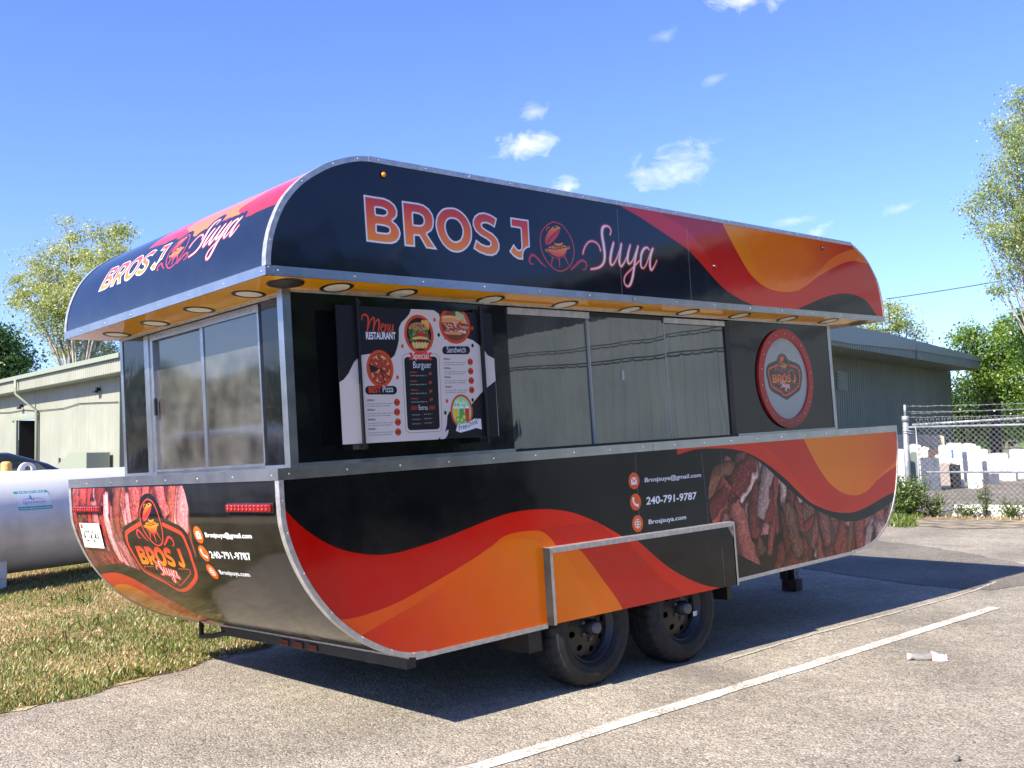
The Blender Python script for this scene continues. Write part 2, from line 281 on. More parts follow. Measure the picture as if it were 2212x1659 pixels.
def ell(c, rx, ry, n=40, rot=0):
    a = np.linspace(0, 2*np.pi, n, endpoint=False); x, y = rx*np.cos(a), ry*np.sin(a); return np.column_stack([c[0]+x*math.cos(rot)-y*math.sin(rot), c[1]+x*math.sin(rot)+y*math.cos(rot)])
_gl = {}
def glyph(body, bold=0.0, shear=0.0):
    key = (body, bold, shear)
    if key not in _gl:
        c = bpy.data.curves.new('print', 'FONT'); c.body = body; c.offset = bold; c.shear = shear; c.resolution_u = 4; o = bpy.data.objects.new('print', c); COL.objects.link(o)
        bpy.context.view_layer.update(); me = bpy.data.meshes.new_from_object(o.evaluated_get(bpy.context.evaluated_depsgraph_get()))
        v = np.empty(len(me.vertices)*3); me.vertices.foreach_get('co', v); v = v.reshape(-1, 3)[:, :2]; me.calc_loop_triangles()
        t = np.empty(len(me.loop_triangles)*3, int); me.loop_triangles.foreach_get('vertices', t); T = v[t.reshape(-1, 3)]
        cr_ = (T[:, 1, 0]-T[:, 0, 0])*(T[:, 2, 1]-T[:, 0, 1])-(T[:, 1, 1]-T[:, 0, 1])*(T[:, 2, 0]-T[:, 0, 0]); T[cr_ < 0] = T[cr_ < 0][:, ::-1]
        bpy.data.objects.remove(o); bpy.data.meshes.remove(me); bpy.data.curves.remove(c); _gl[key] = T
    return _gl[key]
def text(cv, body, p0, p1, up, col, bold=0.0, shear=0.0, a=1.0):
    # p0 -> p1 baseline from first to last letter, up = vector of the capital height
    T = glyph(body, bold, shear); x0, x1 = T[..., 0].min(), T[..., 0].max(); p0, p1, up = map(np.asarray, (p0, p1, up))
    P = p0+((T[..., 0:1]-x0)/(x1-x0))*(p1-p0)+(T[..., 1:2]/.72)*up
    cv.put(cv.cov(list(P)), col, a)
def lerp3(t, c0, c1, c2):
    t = np.clip(t, 0, 1)[..., None]; c0, c1, c2 = map(np.array, (c0, c1, c2)); return np.where(t < .5, c0+(c1-c0)*t*2, c1+(c2-c1)*(t*2-1))
RED, CRIM, ORA, LORA, BLK, WHT = (214, 44, 22), (176, 18, 16), (232, 118, 20), (236, 96, 22), (17, 18, 20), (226, 228, 236)
ID = lambda q: np.asarray(q, float)
def affine(k): M = A(k); return lambda q: np.column_stack([np.asarray(q, float), np.ones(len(q))]) @ M
def letters(cv, f, out=.0095, pink=False, border=True):
    for k, hs in (('B', ('Bh', 'Bk')), ('R', ('Rh',)), ('O', ('Oh',)), ('S', ()), ('J', ())):
        rnd = k in 'OS'
        P = A('L_J2' if k == 'J' and not border else 'L_'+k)
        if rnd and k == 'O': P = cr(P, 5, True)
        C = cv.cov([f(P)]); q = f(P)
        H = [cv.cov([f(cr(A('L_'+h), 4, True) if h == 'Oh' else A('L_'+h))]) for h in hs]
        full, x, y = C; full = full.copy()
        cvs = full.copy()
        for h in H:
            hv, hx, hy = cv.grow(h, .0); 
            ox, oy = hx-x, hy-y; sx, sy = max(ox, 0), max(oy, 0); ex, ey = min(ox+hv.shape[1], full.shape[1]), min(oy+hv.shape[0], full.shape[0])
            cvs[sy:ey, sx:ex] *= 1-hv[sy-oy:ey-oy, sx-ox:ex-ox]
        y0, y1 = q[:, 1].min(), q[:, 1].max()
        g = lambda X, Y, y0=y0, y1=y1: lerp3((y1-Y)/(y1-y0), (206, 44, 44), (228, 100, 26), (234, 136, 26))
        if border:
            cv.put((cvs, x, y), WHT); cv.put(cv.grow((cvs, x, y), -out), g)
        else: cv.put((cvs, x, y), g)
def suya(cv, f, red=.0078, k=1.12, colr=(205, 56, 46)):
    S = []
    for i in range(8):
        a = A('Y%d' % i, 3); C = cv.stroke(f(a[:, :2]), a[:, 2]*k); S.append(C)
    for C in S: cv.put(cv.grow(C, red), lambda X, Y: np.broadcast_to(np.array(colr), X.shape+(3,)))
    for C in S: cv.put(C, WHT)
def grill(cv, f, k=1.0, red=(200, 52, 50)):
    px = .00046*k
    g = lambda n: f(A('G_'+n))
    b = g('bowl'); y0, y1 = b[:, 1].min(), b[:, 1].max(); go = lambda X, Y: lerp3((y1-Y)/(y1-y0), (236, 142, 28), (232, 110, 30), (205, 60, 50))
    L = g('lid'); l0, l1 = L[:, 1].min(), L[:, 1].max(); gl = lambda X, Y: lerp3((l1-Y)/(l1-l0)*1.3, (240, 150, 30), (226, 90, 36), (200, 50, 50))
    cv.put(cv.stroke(g('ring'), 17*px, True), red)
    for n, a, b2 in (('l1', 24, 9), ('l2', 24, 9), ('l3', 24, 9)):
        q = g(n); cv.put(cv.stroke([q[0], (q[0]+q[1])/2, q[1]], [a*px, (a+b2)/2*px, b2*px]), red)
    cv.put(cv.cov([L]), gl); cv.put(cv.stroke(g('hnd'), 11*px), (230, 110, 30)); cv.put(cv.cov([cr(g('vent'), 4, True)]), BLK)
    cv.put(cv.grow(cv.cov([cr(g('inn'), 4, True)]), 7*px), BLK); cv.put(cv.cov([cr(g('inn'), 4, True)]), (205, 50, 52))
    G = g('grate'); cv.put(cv.cov([G]), (236, 136, 28))
    c = G.mean(0); ex = (G[8]-G[0])*.5
    for t in np.linspace(-.8, .8, 6): cv.put(cv.stroke([c+ex*t-(ex*.12+np.array([0, 18*px])), c+ex*t, c+ex*t+(ex*.12+np.array([0, 18*px]))], 7*px), BLK)
    cv.put(cv.grow(cv.cov([cr(g('saus'), 4, True)]), 8*px), BLK); cv.put(cv.cov([cr(g('saus'), 4, True)]), (236, 130, 30))
    cv.put(cv.grow(cv.cov([cr(g('bowl'), 4, True)]), 9*px), BLK); cv.put(cv.cov([cr(g('bowl'), 4, True)]), go)
    cv.put(cv.stroke(g('rim'), 9*px), red)
    for n in ('h1', 'h2'): cv.put(cv.stroke(g(n), 11*px), (234, 130, 28))
    for n in ('s1', 's2'):
        q = g(n); w = np.array([10, 18, 24, 30, 34, 32, 30, 26, 10])[:len(q)]*px
        if n == 's2': w = w[::-1][-len(q):]
        cv.put(cv.stroke(q, w), (196, 46, 52))
def meat(cv, mask, n, seed, ang, size, bright=1.0, jit=.42, tone=(1, 1, 1), fat=1.0):
    # a photograph of sliced grilled meat: many overlapping shaded strips
    mv, mx, my = mask; h, w = mv.shape; R = np.random.default_rng(seed)
    lay = np.empty((h, w, 3), np.float32); lay[:] = (44, 26, 22)
    Y, X = np.mgrid[0:h, 0:w].astype(np.float32)
    fine = R.normal(size=(h, w)).astype(np.float32)
    def up(a):
        yi = np.linspace(0, a.shape[0]-1.001, h); xi = np.linspace(0, a.shape[1]-1.001, w); y0 = yi.astype(int); x0 = xi.astype(int); fy = (yi-y0)[:, None]; fx = (xi-x0)[None]
        return (a[y0][:, x0]*(1-fy)*(1-fx)+a[y0+1][:, x0]*fy*(1-fx)+a[y0][:, x0+1]*(1-fy)*fx+a[y0+1][:, x0+1]*fy*fx)
    lown = up(R.normal(size=(h//5+3, w//5+3))); big = up(R.normal(size=(h//26+3, w//26+3)))
    pal = [(120, 52, 44), (150, 62, 54), (134, 84, 62), (184, 118, 112), (208, 160, 154), (146, 58, 52), (112, 70, 54), (172, 96, 84), (214, 172, 164), (160, 74, 62), (128, 48, 40)]
    for i in range(n):
        cx, cy = R.uniform(-.05, 1.05)*w, R.uniform(-.05, 1.05)*h; th = ang+R.normal()*jit; L = size*cv.res*R.uniform(.7, 1.5); wd = size*cv.res*R.uniform(.16, .40)*fat
        c, s_ = math.cos(th), math.sin(th); x0, x1 = int(max(0, cx-L*.7)), int(min(w, cx+L*.7)); y0, y1 = int(max(0, cy-L*.7)), int(min(h, cy+L*.7))
        if x1 <= x0 or y1 <= y0: continue
        dx, dy = X[y0:y1, x0:x1]-cx, Y[y0:y1, x0:x1]-cy; ln = lown[y0:y1, x0:x1]; bg = big[y0:y1, x0:x1]
        t = (dx*c+dy*s_)/(L*.5); d = (-dx*s_+dy*c+bg*wd*.07)/(wd*.5*np.clip(1-.3*np.abs(t)**3, .3, 1))
        edge = np.maximum(np.abs(d), np.abs(t)+.03*ln)
        m = np.clip((1-edge)*wd*.3, 0, 1); sm = np.clip((1.22-edge)*4, 0, 1)*.55
        sh = np.clip(.55+.5*np.sqrt(np.clip(1-d*d, 0, 1))-.16*d+.09*ln, .3, 1.2)
        fib = 1+.10*np.sin(d*7+bg*3+ln*1.2)
        px = np.array(pal[R.integers(len(pal))], np.float32)*R.uniform(.72, 1.15)*(sh*fib)[..., None]
        sp = np.clip((fine[y0:y1, x0:x1]+ln*.8-1.5)*2, 0, 1)*(np.abs(d) < .7)*R.choice([0, 0, .6, 1]); px = px*(1-sp[..., None])+np.array((226, 196, 186))*sp[..., None]
        q = lay[y0:y1, x0:x1]; q *= (1-sm*(1-m))[..., None]; q[:] = q*(1-m[..., None])+px*m[..., None]
    cv.put((mv, mx, my), np.clip(lay*bright*np.array(tone, np.float32), 0, 255))
def under(curve, y_far, extend=.3):
    # polygon between an open curve and a far level
    c = np.asarray(curve); return np.vstack([c, [[c[-1, 0], y_far], [c[0, 0], y_far]]])

# ---- upper side panel  (x, z)
NAVY = (11, 17, 33)
US = Canvas(0, 2.15, 5.85, 2.80, 520, NAVY)
red = cr(A('U_red')); US.put(US.cov([np.vstack([red, [[5.9, 2.1], [5.9, 2.9], [red[0, 0], 2.9]]])]), lambda X, Y: lerp3((X-3.1)/2.4, (208, 36, 34), (206, 34, 20), (196, 30, 18)))
dk = cr(A('U_dk')); US.put(US.cov([np.vstack([dk, [[5.0, 2.15], [5.0, 2.9], [dk[0, 0], 2.9]]])]), lambda X, Y: lerp3((Y-2.2)/.6, (205, 40, 22), (196, 28, 22), (160, 14, 26)), .75)
ora = np.vstack([cr(A('U_ora')), cr(A('U_ora2')), [[5.9, 2.9], [A('U_ora')[0, 0], 2.9]]])
US.put(US.cov([ora]), lambda X, Y: lerp3((X-3.7)/1.8, (238, 136, 24), (232, 108, 20), (196, 46, 20)))
in2 = cr(A('U_in2')); US.put(US.cov([np.vstack([in2, [[in2[-1, 0]+.45, 2.62], [in2[0, 0]+.3, 2.9], [in2[0, 0]-.05, 2.75]]])]), (238, 112, 18), .45)
lt = cr(A('U_lite')); o2 = cr(A('U_ora2')); US.put(US.cov([np.vstack([o2, lt[::-1]])]), (238, 112, 26))
US.put(US.cov([np.vstack([cr(A('U_hill')), [[5.9, 2.1], [4.0, 2.1]]])]), BLK)
letters(US, ID); suya(US, ID); grill(US, ID)
sm = A('U_seams')
for i in (0, 2, 4): US.put(US.stroke([sm[i], (sm[i]+sm[i+1])/2, sm[i+1]], .0045 if i < 4 else .003), (150, 150, 155), .8 if i < 4 else .3)

# ---- lower side panel and fender skirt  (x, z)
LS = Canvas(0, .30, 5.85, 1.26, 520, BLK)
wr = cr(A('W_red')); LS.put(LS.cov([np.vstack([[[-.1, .2]], wr, [[wr[-1, 0], .2]]])]), lambda X, Y: lerp3((X-.2)/2.8, (202, 8, 2), (228, 32, 6), (228, 44, 14)))
wd = cr(A('W_dk')); LS.put(LS.cov([np.vstack([wd, [[wd[-1, 0], .2], [1.6, .2], [1.6, wd[0, 1]]]])]), (196, 30, 16), .6)
o1 = cr(A('W_o1')); LS.put(LS.cov([np.vstack([[[-.1, .2]], o1, [[o1[-1, 0], .2]]])]), lambda X, Y: lerp3((X-.2)/2.4, (246, 82, 6), (250, 110, 6), (250, 134, 10)))
o2 = cr(A('W_o2')); LS.put(LS.cov([np.vstack([[[.3, .2]], o2, [[o2[-1, 0], .2]]])]), lambda X, Y: lerp3((X-.25)/1.4+(Y-.6)*.45, (224, 36, 8), (248, 92, 4), (252, 126, 6)))
mm = LS.cov([A('P_meat')]); meat(LS, mm, 130, 21, 1.15, .46, .94, .5, (.94, .95, .94), 1.05)
pr = cr(A('P_red')); band = np.vstack([pr, [[5.95, 1.4], [pr[0, 0], 1.4]]])
LS.put(LS.cov([np.vstack([A('P_meat')[1:16], [[5.95, 1.4], [A('P_meat')[1, 0], 1.4]]])]), BLK)
LS.put(LS.cov([band]), lambda X, Y: lerp3((X-3.6)/1.6, (212, 52, 26), (214, 60, 34), (206, 48, 26)))
pd = cr(A('P_dk')); LS.put(LS.cov([np.vstack([pd, [[5.6, pd[-1, 1]+.1], [5.6, 1.4], [pd[0, 0], 1.4]]])]), (196, 44, 34), .55)
po = cr(A('P_ora')); LS.put(LS.cov([np.vstack([po, [[5.95, 1.4], [po[0, 0], 1.4]]])]), lambda X, Y: lerp3((X-4.6)/1.3, (236, 132, 28), (234, 116, 22), (220, 74, 24)))
pl = cr(A('P_lite')); LS.put(LS.cov([np.vstack([po[len(po)*8//13:], pl[::-1]])]), (238, 122, 32))
ic = A('icons'); rx = abs(ic[1, 0]-ic[0, 0]); ry = abs(ic[2, 1]-ic[0, 1])
def icons(cv, cs, ex, ey):
    for i, c in enumerate(cs):
        M = lambda q, c=c: c+np.asarray(q, float)[:, :1]*ex+np.asarray(q, float)[:, 1:2]*ey
        cv.put(cv.cov([M(ell((0, 0), 1, 1))]), lambda X, Y: lerp3(np.clip((Y-c[1])/.16+.5, 0, 1), (228, 84, 24), (230, 92, 26), (232, 100, 28)))
        W_ = (235, 235, 240)
        if i == 0:
            cv.put(cv.cov([M([(-.55, -.45), (.55, -.45), (.55, .42), (-.55, .42)])]), W_); cv.put(cv.stroke(M([(-.55, .42), (-.25, .15), (0, -.1), (.25, .15), (.55, .42)]), np.hypot(*ex)*.13), (228, 92, 26))
        elif i == 1:
            cv.put(cv.stroke(M([(-.42, .48), (-.38, .1), (-.1, -.28), (.4, -.45)]), np.hypot(*ex)*.26), W_)
            for q in ((-.38, .42), (.36, -.42)): cv.put(cv.cov([M(ell(q, .2, .2))]), W_)
        else:
            cv.put(cv.cov([M(ell((0, 0), .58, .58))]), W_)
            for t in (-.25, .05, .33): cv.put(cv.stroke(M([(-.58, t), (0, t), (.58, t)]), np.hypot(*ex)*.09), (228, 92, 26))
            for t in (-.22, .22): cv.put(cv.stroke(M([(t*.6, -.58), (t*1.3, 0), (t*.6, .58)]), np.hypot(*ex)*.08), (228, 92, 26))
icons(LS, [ic[0], ic[3], ic[4]], np.array([rx, 0]), np.array([0, rx]))
TX = ('Brosjsuya@gmail.com', '240-791-9787', 'Brosjsuya.com')
t = A('txt')
for i in range(3): text(LS, TX[i], t[3*i], t[3*i+1], t[3*i+2]-t[3*i], (232, 238, 246), .026 if i == 1 else .022)
sl = A('seamL'); sf = A('seamF')
for q in ((sl[0], sl[1]), (sl[2], sl[3]), (sl[4], sl[5]), (sf[0], sf[1])): LS.put(LS.stroke([q[0], (q[0]+q[1])/2, q[1]], .0038), (140, 142, 146), .7)

# ---- upper rear panel  (w = 2.4675 - y, s)  drawn as it is read from outside
WID = 2.4675
UR = Canvas(-.03, 0, 2.5, .97, 520, NAVY)
fl = lambda P: np.column_stack([WID-np.asarray(P)[:, 0], np.asarray(P)[:, 1]])
AFR = affine('AF_rear'); fr_ = lambda q: fl(AFR(q))
bd = cr(fl(A('V_band'))); bd = np.vstack([[[bd[0, 0]-.02, 1.2]], bd, [[2.6, bd[-1, 1]], [2.6, 1.2]]])
UR.put(UR.cov([bd]), lambda X, Y: lerp3((X-.8)/1.7, (206, 30, 34), (210, 36, 30), (206, 26, 36)))
ob = cr(fl(A('V_o1'))); UR.put(UR.cov([np.vstack([ob, [[2.6, 1.2], [ob[0, 0], 1.2]]])]), (232, 118, 20))
for k in 'BROSJ': UR.put(UR.grow(UR.cov([fr_(A('L_'+k))]), .034), NAVY)
for i in range(8): a = A('Y%d' % i, 3); UR.put(UR.grow(UR.stroke(fr_(a[:, :2]), a[:, 2]*.72), .04), NAVY)
UR.put(UR.grow(UR.cov([cr(fr_(A('G_ring')), 3, True)]), .03), NAVY)
letters(UR, fr_, .0072); suya(UR, fr_, .0062, .85, (214, 60, 60)); grill(UR, fr_, .8, (214, 50, 60))

# ---- lower rear panel  (w, s) with s measured down from the belt; stored upwards as 1.35 - s
LR = Canvas(-.03, 0, 2.52, 1.35, 520, BLK)
fd = lambda P: np.column_stack([WID-np.asarray(P)[:, 0], 1.35-np.asarray(P)[:, 1]])
mm = LR.cov([fd(A('X_meat'))]); meat(LR, mm, 120, 12, 1.6, .42, 1.0, .26, (1.05, .80, .84))
xr = cr(fd(A('X_red'))); LR.put(LR.cov([np.vstack([[[-.1, xr[0, 1]-.02], ], xr, [[xr[-1, 0], 0], [-.1, 0]]])]), lambda X, Y: lerp3(X/1.6, (222, 56, 20), (206, 40, 20), (150, 20, 14)))
xo = cr(fd(A('X_ora'))); LR.put(LR.cov([np.vstack([[[xo[0, 0]-.05, 0]], xo, [[xo[-1, 0], 0]]])]), lambda X, Y: lerp3(X/1.2, (232, 140, 24), (232, 110, 24), (214, 64, 22)))
fb = fd
def badge(cv, g, k, ring=None):
    e = cr(g(A('K_edge')), 3, True)
    if ring is None: cv.put(cv.cov([e]), BLK)
    else:
        cv.put(cv.grow(cv.cov([g(A('K_bord'))]), .036), BLK); cv.put(cv.grow(cv.cov([ring]), .016), BLK)
    cv.put(cv.stroke(g(A('K_bord')), .024*k), (216, 56, 40))
    for n in ('lines1', 'lines2', 'lines3'):
        q = g(A('K_'+n)); q = [q[0], (q[0]+q[-1])/2, q[-1]] if len(q) < 3 else q; cv.put(cv.stroke(q, .007*k), (190, 60, 44))
AB, AS, AG = affine('AF_bl'), affine('AF_bs'), affine('AF_bg')
badge(LR, fd, 1.0); grill(LR, lambda q: fd(AG(q)), 1.0, (216, 62, 44)); letters(LR, lambda q: fd(AB(q)), border=False); suya(LR, lambda q: fd(AS(q)), .009, .42, (224, 74, 60))
ic2 = fd(A('X_icons')); icons(LR, [ic2[0], ic2[3], ic2[4]], np.array([.046, 0]), np.array([0, .046]))
t = fd(A('X_txt'))
for i in range(3): text(LR, TX[i], t[3*i], t[3*i+1], np.array([0, (t[3*i+2]-t[3*i])[1]]), (246, 248, 250), .024)

# ---- badge sticker of the round window (x, z)
WB = Canvas(4.15, 1.30, 4.95, 2.10, 1000, (150, 157, 155))
MW_ = affine('AF_w'); fw_ = lambda P: MW_(np.asarray(P))
badge(WB, fw_, .62, cr(fw_(AG(A('G_ring'))), 3, True)); grill(WB, lambda q: fw_(AG(q)), .62, (190, 70, 50)); letters(WB, lambda q: fw_(AB(q)), border=False); suya(WB, lambda q: fw_(AS(q)), .005, .28, (214, 90, 90))

# ---- menu poster (x, z)
MP = Canvas(.42, 1.375, 1.46, 2.075, 1100, (206, 197, 189))
DK = (24, 25, 28)
for k in ('dark1', 'dark2', 'dark3'): MP.put(MP.cov([A('M_'+k)]), DK)
MP.put(MP.cov([cr(A('M_leaf'), 4, True)]), (206, 197, 189))
OR = (206, 70, 34)
def disc(k, ring=.016):
    a = A('M_'+k); c = a[0]; rx = abs(a[1, 0]-c[0]); ry = abs(a[2, 1]-c[1]); MP.put(MP.cov([ell(c, rx, ry)]), OR); return c, rx-ring, ry-ring
RP = np.random.default_rng(3)
c, rx, ry = disc('pizza'); MP.put(MP.cov([ell(c, rx, ry)]), (40, 30, 28)); MP.put(MP.cov([ell(c, rx*.98, ry*.96)]), (176, 96, 52)); MP.put(MP.cov([ell(c, rx*.88, ry*.87)]), (222, 164, 96))
for i in range(90): a, r = RP.uniform(0, 6.3), math.sqrt(RP.uniform(0, .72)); MP.put(MP.cov([ell((c[0]+rx*r*math.cos(a), c[1]+ry*r*math.sin(a)), .006, .006, 8)]), [(232, 190, 120), (206, 120, 70), (240, 206, 150)][i % 3])
for i in range(24): a, r = i*2.4, .84*math.sqrt((i+.5)/24); q = (c[0]+rx*r*math.cos(a), c[1]+ry*r*math.sin(a)); MP.put(MP.cov([ell(q, .0125, .0125, 14)]), (130, 36, 28)); MP.put(MP.cov([ell(q, .010, .010, 14)]), (172, 58, 42))
MP.put(MP.cov([np.array([(c[0]-rx*1.0, c[1]+ry*.32), (c[0]-rx*.05, c[1]+.0), (c[0]-rx*.85, c[1]-ry*.3)])]), (42, 30, 28)); MP.put(MP.stroke([c, c+(rx*.5, -ry*.35), c+(rx*.9, -ry*.6)], .006), (60, 36, 28)); MP.put(MP.stroke([c, c+(rx*.2, -ry*.4), c+(rx*.35, -ry*.85)], .006), (60, 36, 28))
c, rx, ry = disc('burger'); MP.put(MP.cov([ell(c, rx, ry)]), (30, 28, 26))
for i in range(5): MP.put(MP.stroke([c+(rx*(.25+.13*i), ry*.35), c+(rx*(.28+.13*i), ry*.6), c+(rx*(.3+.12*i), ry*.82)], .010), (222, 170, 80))
clipb = lambda P: np.array([q if ((q[0]-c[0])/rx)**2+((q[1]-c[1])/ry)**2 < 1 else c+(q-c)/math.sqrt(((q[0]-c[0])/rx)**2+((q[1]-c[1])/ry)**2) for q in P])
MP.put(MP.cov([clipb(c+cr([(-.8*rx, .28*ry), (-.6*rx, .6*ry), (0, .72*ry), (.5*rx, .6*ry), (.72*rx, .3*ry), (0, .22*ry)], 5, True))]), (186, 128, 78))
for i in range(26): MP.put(MP.cov([ell(c+(RP.uniform(-.6, .55)*rx, RP.uniform(.34, .62)*ry), .004, .003, 6)]), (98, 66, 44))
for i in range(34): q = c+(RP.uniform(-.85, .75)*rx, RP.uniform(-.1, .26)*ry); MP.put(MP.stroke(clipb([q, q+(RP.uniform(-.02, .02), -.012), q+(RP.uniform(-.03, .03), -.03)]), RP.uniform(.006, .014)), [(84, 116, 52), (120, 150, 80), (58, 84, 40)][i % 3])
MP.put(MP.stroke(c+np.array([(-.2*rx, -.05*ry), (.2*rx, 0), (.6*rx, -.08*ry)]), .02), (178, 46, 34)); MP.put(MP.cov([c+np.array([(-.7*rx, -.25*ry), (0, -.12*ry), (.75*rx, -.2*ry), (.3*rx, -.5*ry)])]), (226, 178, 92))
MP.put(MP.cov([clipb(c+cr([(-.6*rx, -.42*ry), (0, -.3*ry), (.7*rx, -.36*ry), (.7*rx, -.52*ry), (-.6*rx, -.56*ry)], 4, True))]), (66, 44, 34)); MP.put(MP.cov([clipb(c+np.array([(-.7*rx, -.56*ry), (.8*rx, -.5*ry), (.6*rx, -.95*ry), (-.5*rx, -.95*ry)]))]), (206, 160, 104))
for i in range(5): MP.put(MP.stroke([c+((-.5+.24*i)*rx, -.52*ry), c+((-.5+.24*i)*rx, -.64*ry), c+((-.48+.24*i)*rx, -(.7+.08*(i % 2))*ry)], .012), (228, 190, 110))
c, rx, ry = disc('sand'); MP.put(MP.cov([ell(c, rx, ry)]), (120, 62, 44)); MP.put(MP.cov([clipb(c+np.array([(.1*rx, .3*ry), (1.2*rx, .1*ry), (1.2*rx, 1.2*ry), (.1*rx, 1.2*ry)]))]), (156, 190, 140))
MP.put(MP.cov([clipb(c+cr([(-1.1*rx, .18*ry), (-1.1*rx, .55*ry), (-.3*rx, .62*ry), (.4*rx, .5*ry), (.9*rx, .16*ry), (.2*rx, .14*ry)], 5, True))]), (214, 150, 92)); MP.put(MP.stroke(clipb(c+np.array([(-.95*rx, .5*ry), (-.3*rx, .54*ry), (.4*rx, .42*ry)])), .012), (230, 176, 118))
for i in range(70):
    q = c+(RP.uniform(-.88, .72)*rx, RP.uniform(-.4, .14)*ry); MP.put(MP.stroke(clipb([q, q+(.012, RP.uniform(-.006, .006)), q+(RP.uniform(.015, .035), RP.uniform(-.012, .004))]), RP.uniform(.006, .013)), [(172, 60, 44), (222, 196, 176), (202, 140, 122), (104, 124, 62), (150, 46, 38), (216, 170, 150)][i % 6])
MP.put(MP.cov([clipb(c+np.array([(-.9*rx, -.4*ry), (.6*rx, -.42*ry), (.4*rx, -.62*ry), (-.7*rx, -.6*ry)]))]), (214, 142, 96))
MP.put(MP.cov([np.array([(.5, 2.0725), (1.46, 2.0725), (1.46, 2.2), (.5, 2.2)])]), DK)
c, rx, ry = disc('drink', .012); MP.put(MP.cov([ell(c, rx, ry)]), (150, 206, 150))
for i in range(40): MP.put(MP.cov([ell(c+(RP.uniform(-.6, .6)*rx, RP.uniform(.0, .7)*ry), RP.uniform(.004, .012), RP.uniform(.004, .012), 9)]), [(120, 190, 120), (190, 226, 180), (226, 240, 220)][i % 3], .6)
for k, (dx, cl) in enumerate(((-.62, (232, 190, 40)), (-.02, (86, 160, 70)), (.56, (214, 56, 36)))):
    x0, x1 = c[0]+(dx-.24)*rx, c[0]+(dx+.24)*rx; MP.put(MP.cov([clipb(np.array([(x0, c[1]-.75*ry), (x1, c[1]-.75*ry), (x1, c[1]+.34*ry), (x0, c[1]+.34*ry)]))]), (214, 232, 226)); MP.put(MP.cov([clipb(np.array([(x0, c[1]-.75*ry), (x1, c[1]-.75*ry), (x1, c[1]+.18*ry), (x0, c[1]+.18*ry)]))]), cl)
for dx, dy in ((-.45, -.55), (-.05, -.6), (.2, -.4)): MP.put(MP.cov([ell(c+(dx*rx, dy*ry), .016, .018, 16)]), (120, 170, 50)); MP.put(MP.cov([ell(c+(dx*rx, dy*ry), .008, .010, 12)]), (200, 220, 140))
def rrect(q, r):
    q = np.asarray(q); out = []
    for i in range(4):
        a, b, d = q[i-1], q[i], q[(i+1) % 4]; u = (a-b)/np.hypot(*(a-b)); v = (d-b)/np.hypot(*(d-b))
        for k in range(7): th = k/6*math.pi/2; out.append(b+u*r*(1-math.sin(th))+v*r*(1-math.cos(th)))
    return np.array(out)
MP.put(MP.cov([rrect(A('M_bpill'), .022)]), DK); MP.put(MP.cov([rrect(A('M_spill'), .022)]), DK)
MP.put(MP.stroke(rrect(A('M_pout'), .03), .0022, True, 1), (150, 84, 66)); MP.put(MP.cov([rrect(A('M_panel'), .02)]), DK); MP.put(MP.cov([A('M_ribbon')]), (204, 58, 36)); MP.put(MP.cov([A('M_wave')]), (226, 226, 230))
for i, q in enumerate(A('M_dots')): MP.put(MP.cov([ell(q, .0085, .0105)]), OR if i in (0, 2, 3, 4, 6) else DK)
vs = lambda h: np.array([0, h])
def tx(k, body, h, col, bold=.0, sh=0.0): p = A('T_'+k); text(MP, body, p[0], p[1], vs(h), col, bold, sh)
tx('rest', 'RESTAURANT', .036, WHT, .03); tx('best', 'BEST', .030, (214, 70, 34), .03); tx('pizza', 'Pizza', .034, WHT); tx('sandw', 'Sandwich', .034, WHT); tx('special', 'Special', .034, WHT); tx('burg', 'Burguer', .036, WHT); tx('extras', 'Extras', .026, WHT); tx('free', 'Free', .030, (30, 30, 36)); tx('drink', 'Drink!', .030, (30, 30, 36))
p = A('T_menu'); M0 = p[0]; sx = (p[1, 0]-p[0, 0])
def ms(pts, w): MP.put(MP.stroke([M0+np.array([x*sx, y*sx]) for x, y in pts], np.array(w)*sx), (206, 70, 34))
ms([(.0, .28), (.03, .40), (.14, .42), (.20, .30), (.15, .0)], [.02, .04, .05, .05, .04]); ms([(.15, .02), (.26, .27), (.36, .36), (.38, .25), (.33, .02)], [.02, .03, .05, .05, .04]); ms([(.33, .04), (.42, .24), (.51, .32), (.53, .2), (.49, .04), (.53, .0)], [.02, .03, .05, .05, .04, .02])
ms([(.56, .1), (.64, .14), (.66, .2), (.61, .2), (.57, .08), (.63, .01), (.69, .06)], [.02, .025, .03, .03, .04, .03, .015]); ms([(.71, .2), (.70, .02), (.75, .18), (.80, .19), (.79, .05), (.83, .02)], [.035, .035, .02, .035, .035, .015]); ms([(.87, .2), (.85, .06), (.89, .01), (.94, .14), (.965, .2), (.94, .05), (.985, .02)], [.035, .035, .03, .02, .035, .035, .015])
for kk, px_ in (('optL', 'prL'), ('optR', 'prR')):
    for i, (q, r) in enumerate(zip(A('M_'+kk), A('M_'+px_))):
        text(MP, 'OPTION %d' % (i+1), q, q+(.046, 0), vs(.0085), DK, .03); text(MP, 'Lorem ipsum dolor sit amet, consecte-', q+(.0, -.0165), q+(.158, -.0165), vs(.0075), (96, 90, 88)); text(MP, 'tuer adipiscing elit, sed diameded.', q+(.0, -.028), q+(.142, -.028), vs(.0075), (96, 90, 88))
        MP.put(MP.cov([ell(r, .019, .019)]), OR); text(MP, '$10', r+(-.017, -.008), r+(.014, -.008), vs(.016), DK, .02)
for i, q in enumerate(A('M_optC')):
    text(MP, 'OPTION %d' % (i+1), q, q+(.046, 0), vs(.0085), (206, 80, 44), .03); text(MP, 'Lorem ipsum dolor sit', q+(.0, -.016), q+(.105, -.016), vs(.0085), (224, 222, 222)); text(MP, '$4', q+(.121, -.010), q+(.141, -.010), vs(.017), (206, 80, 44), .01, .2)
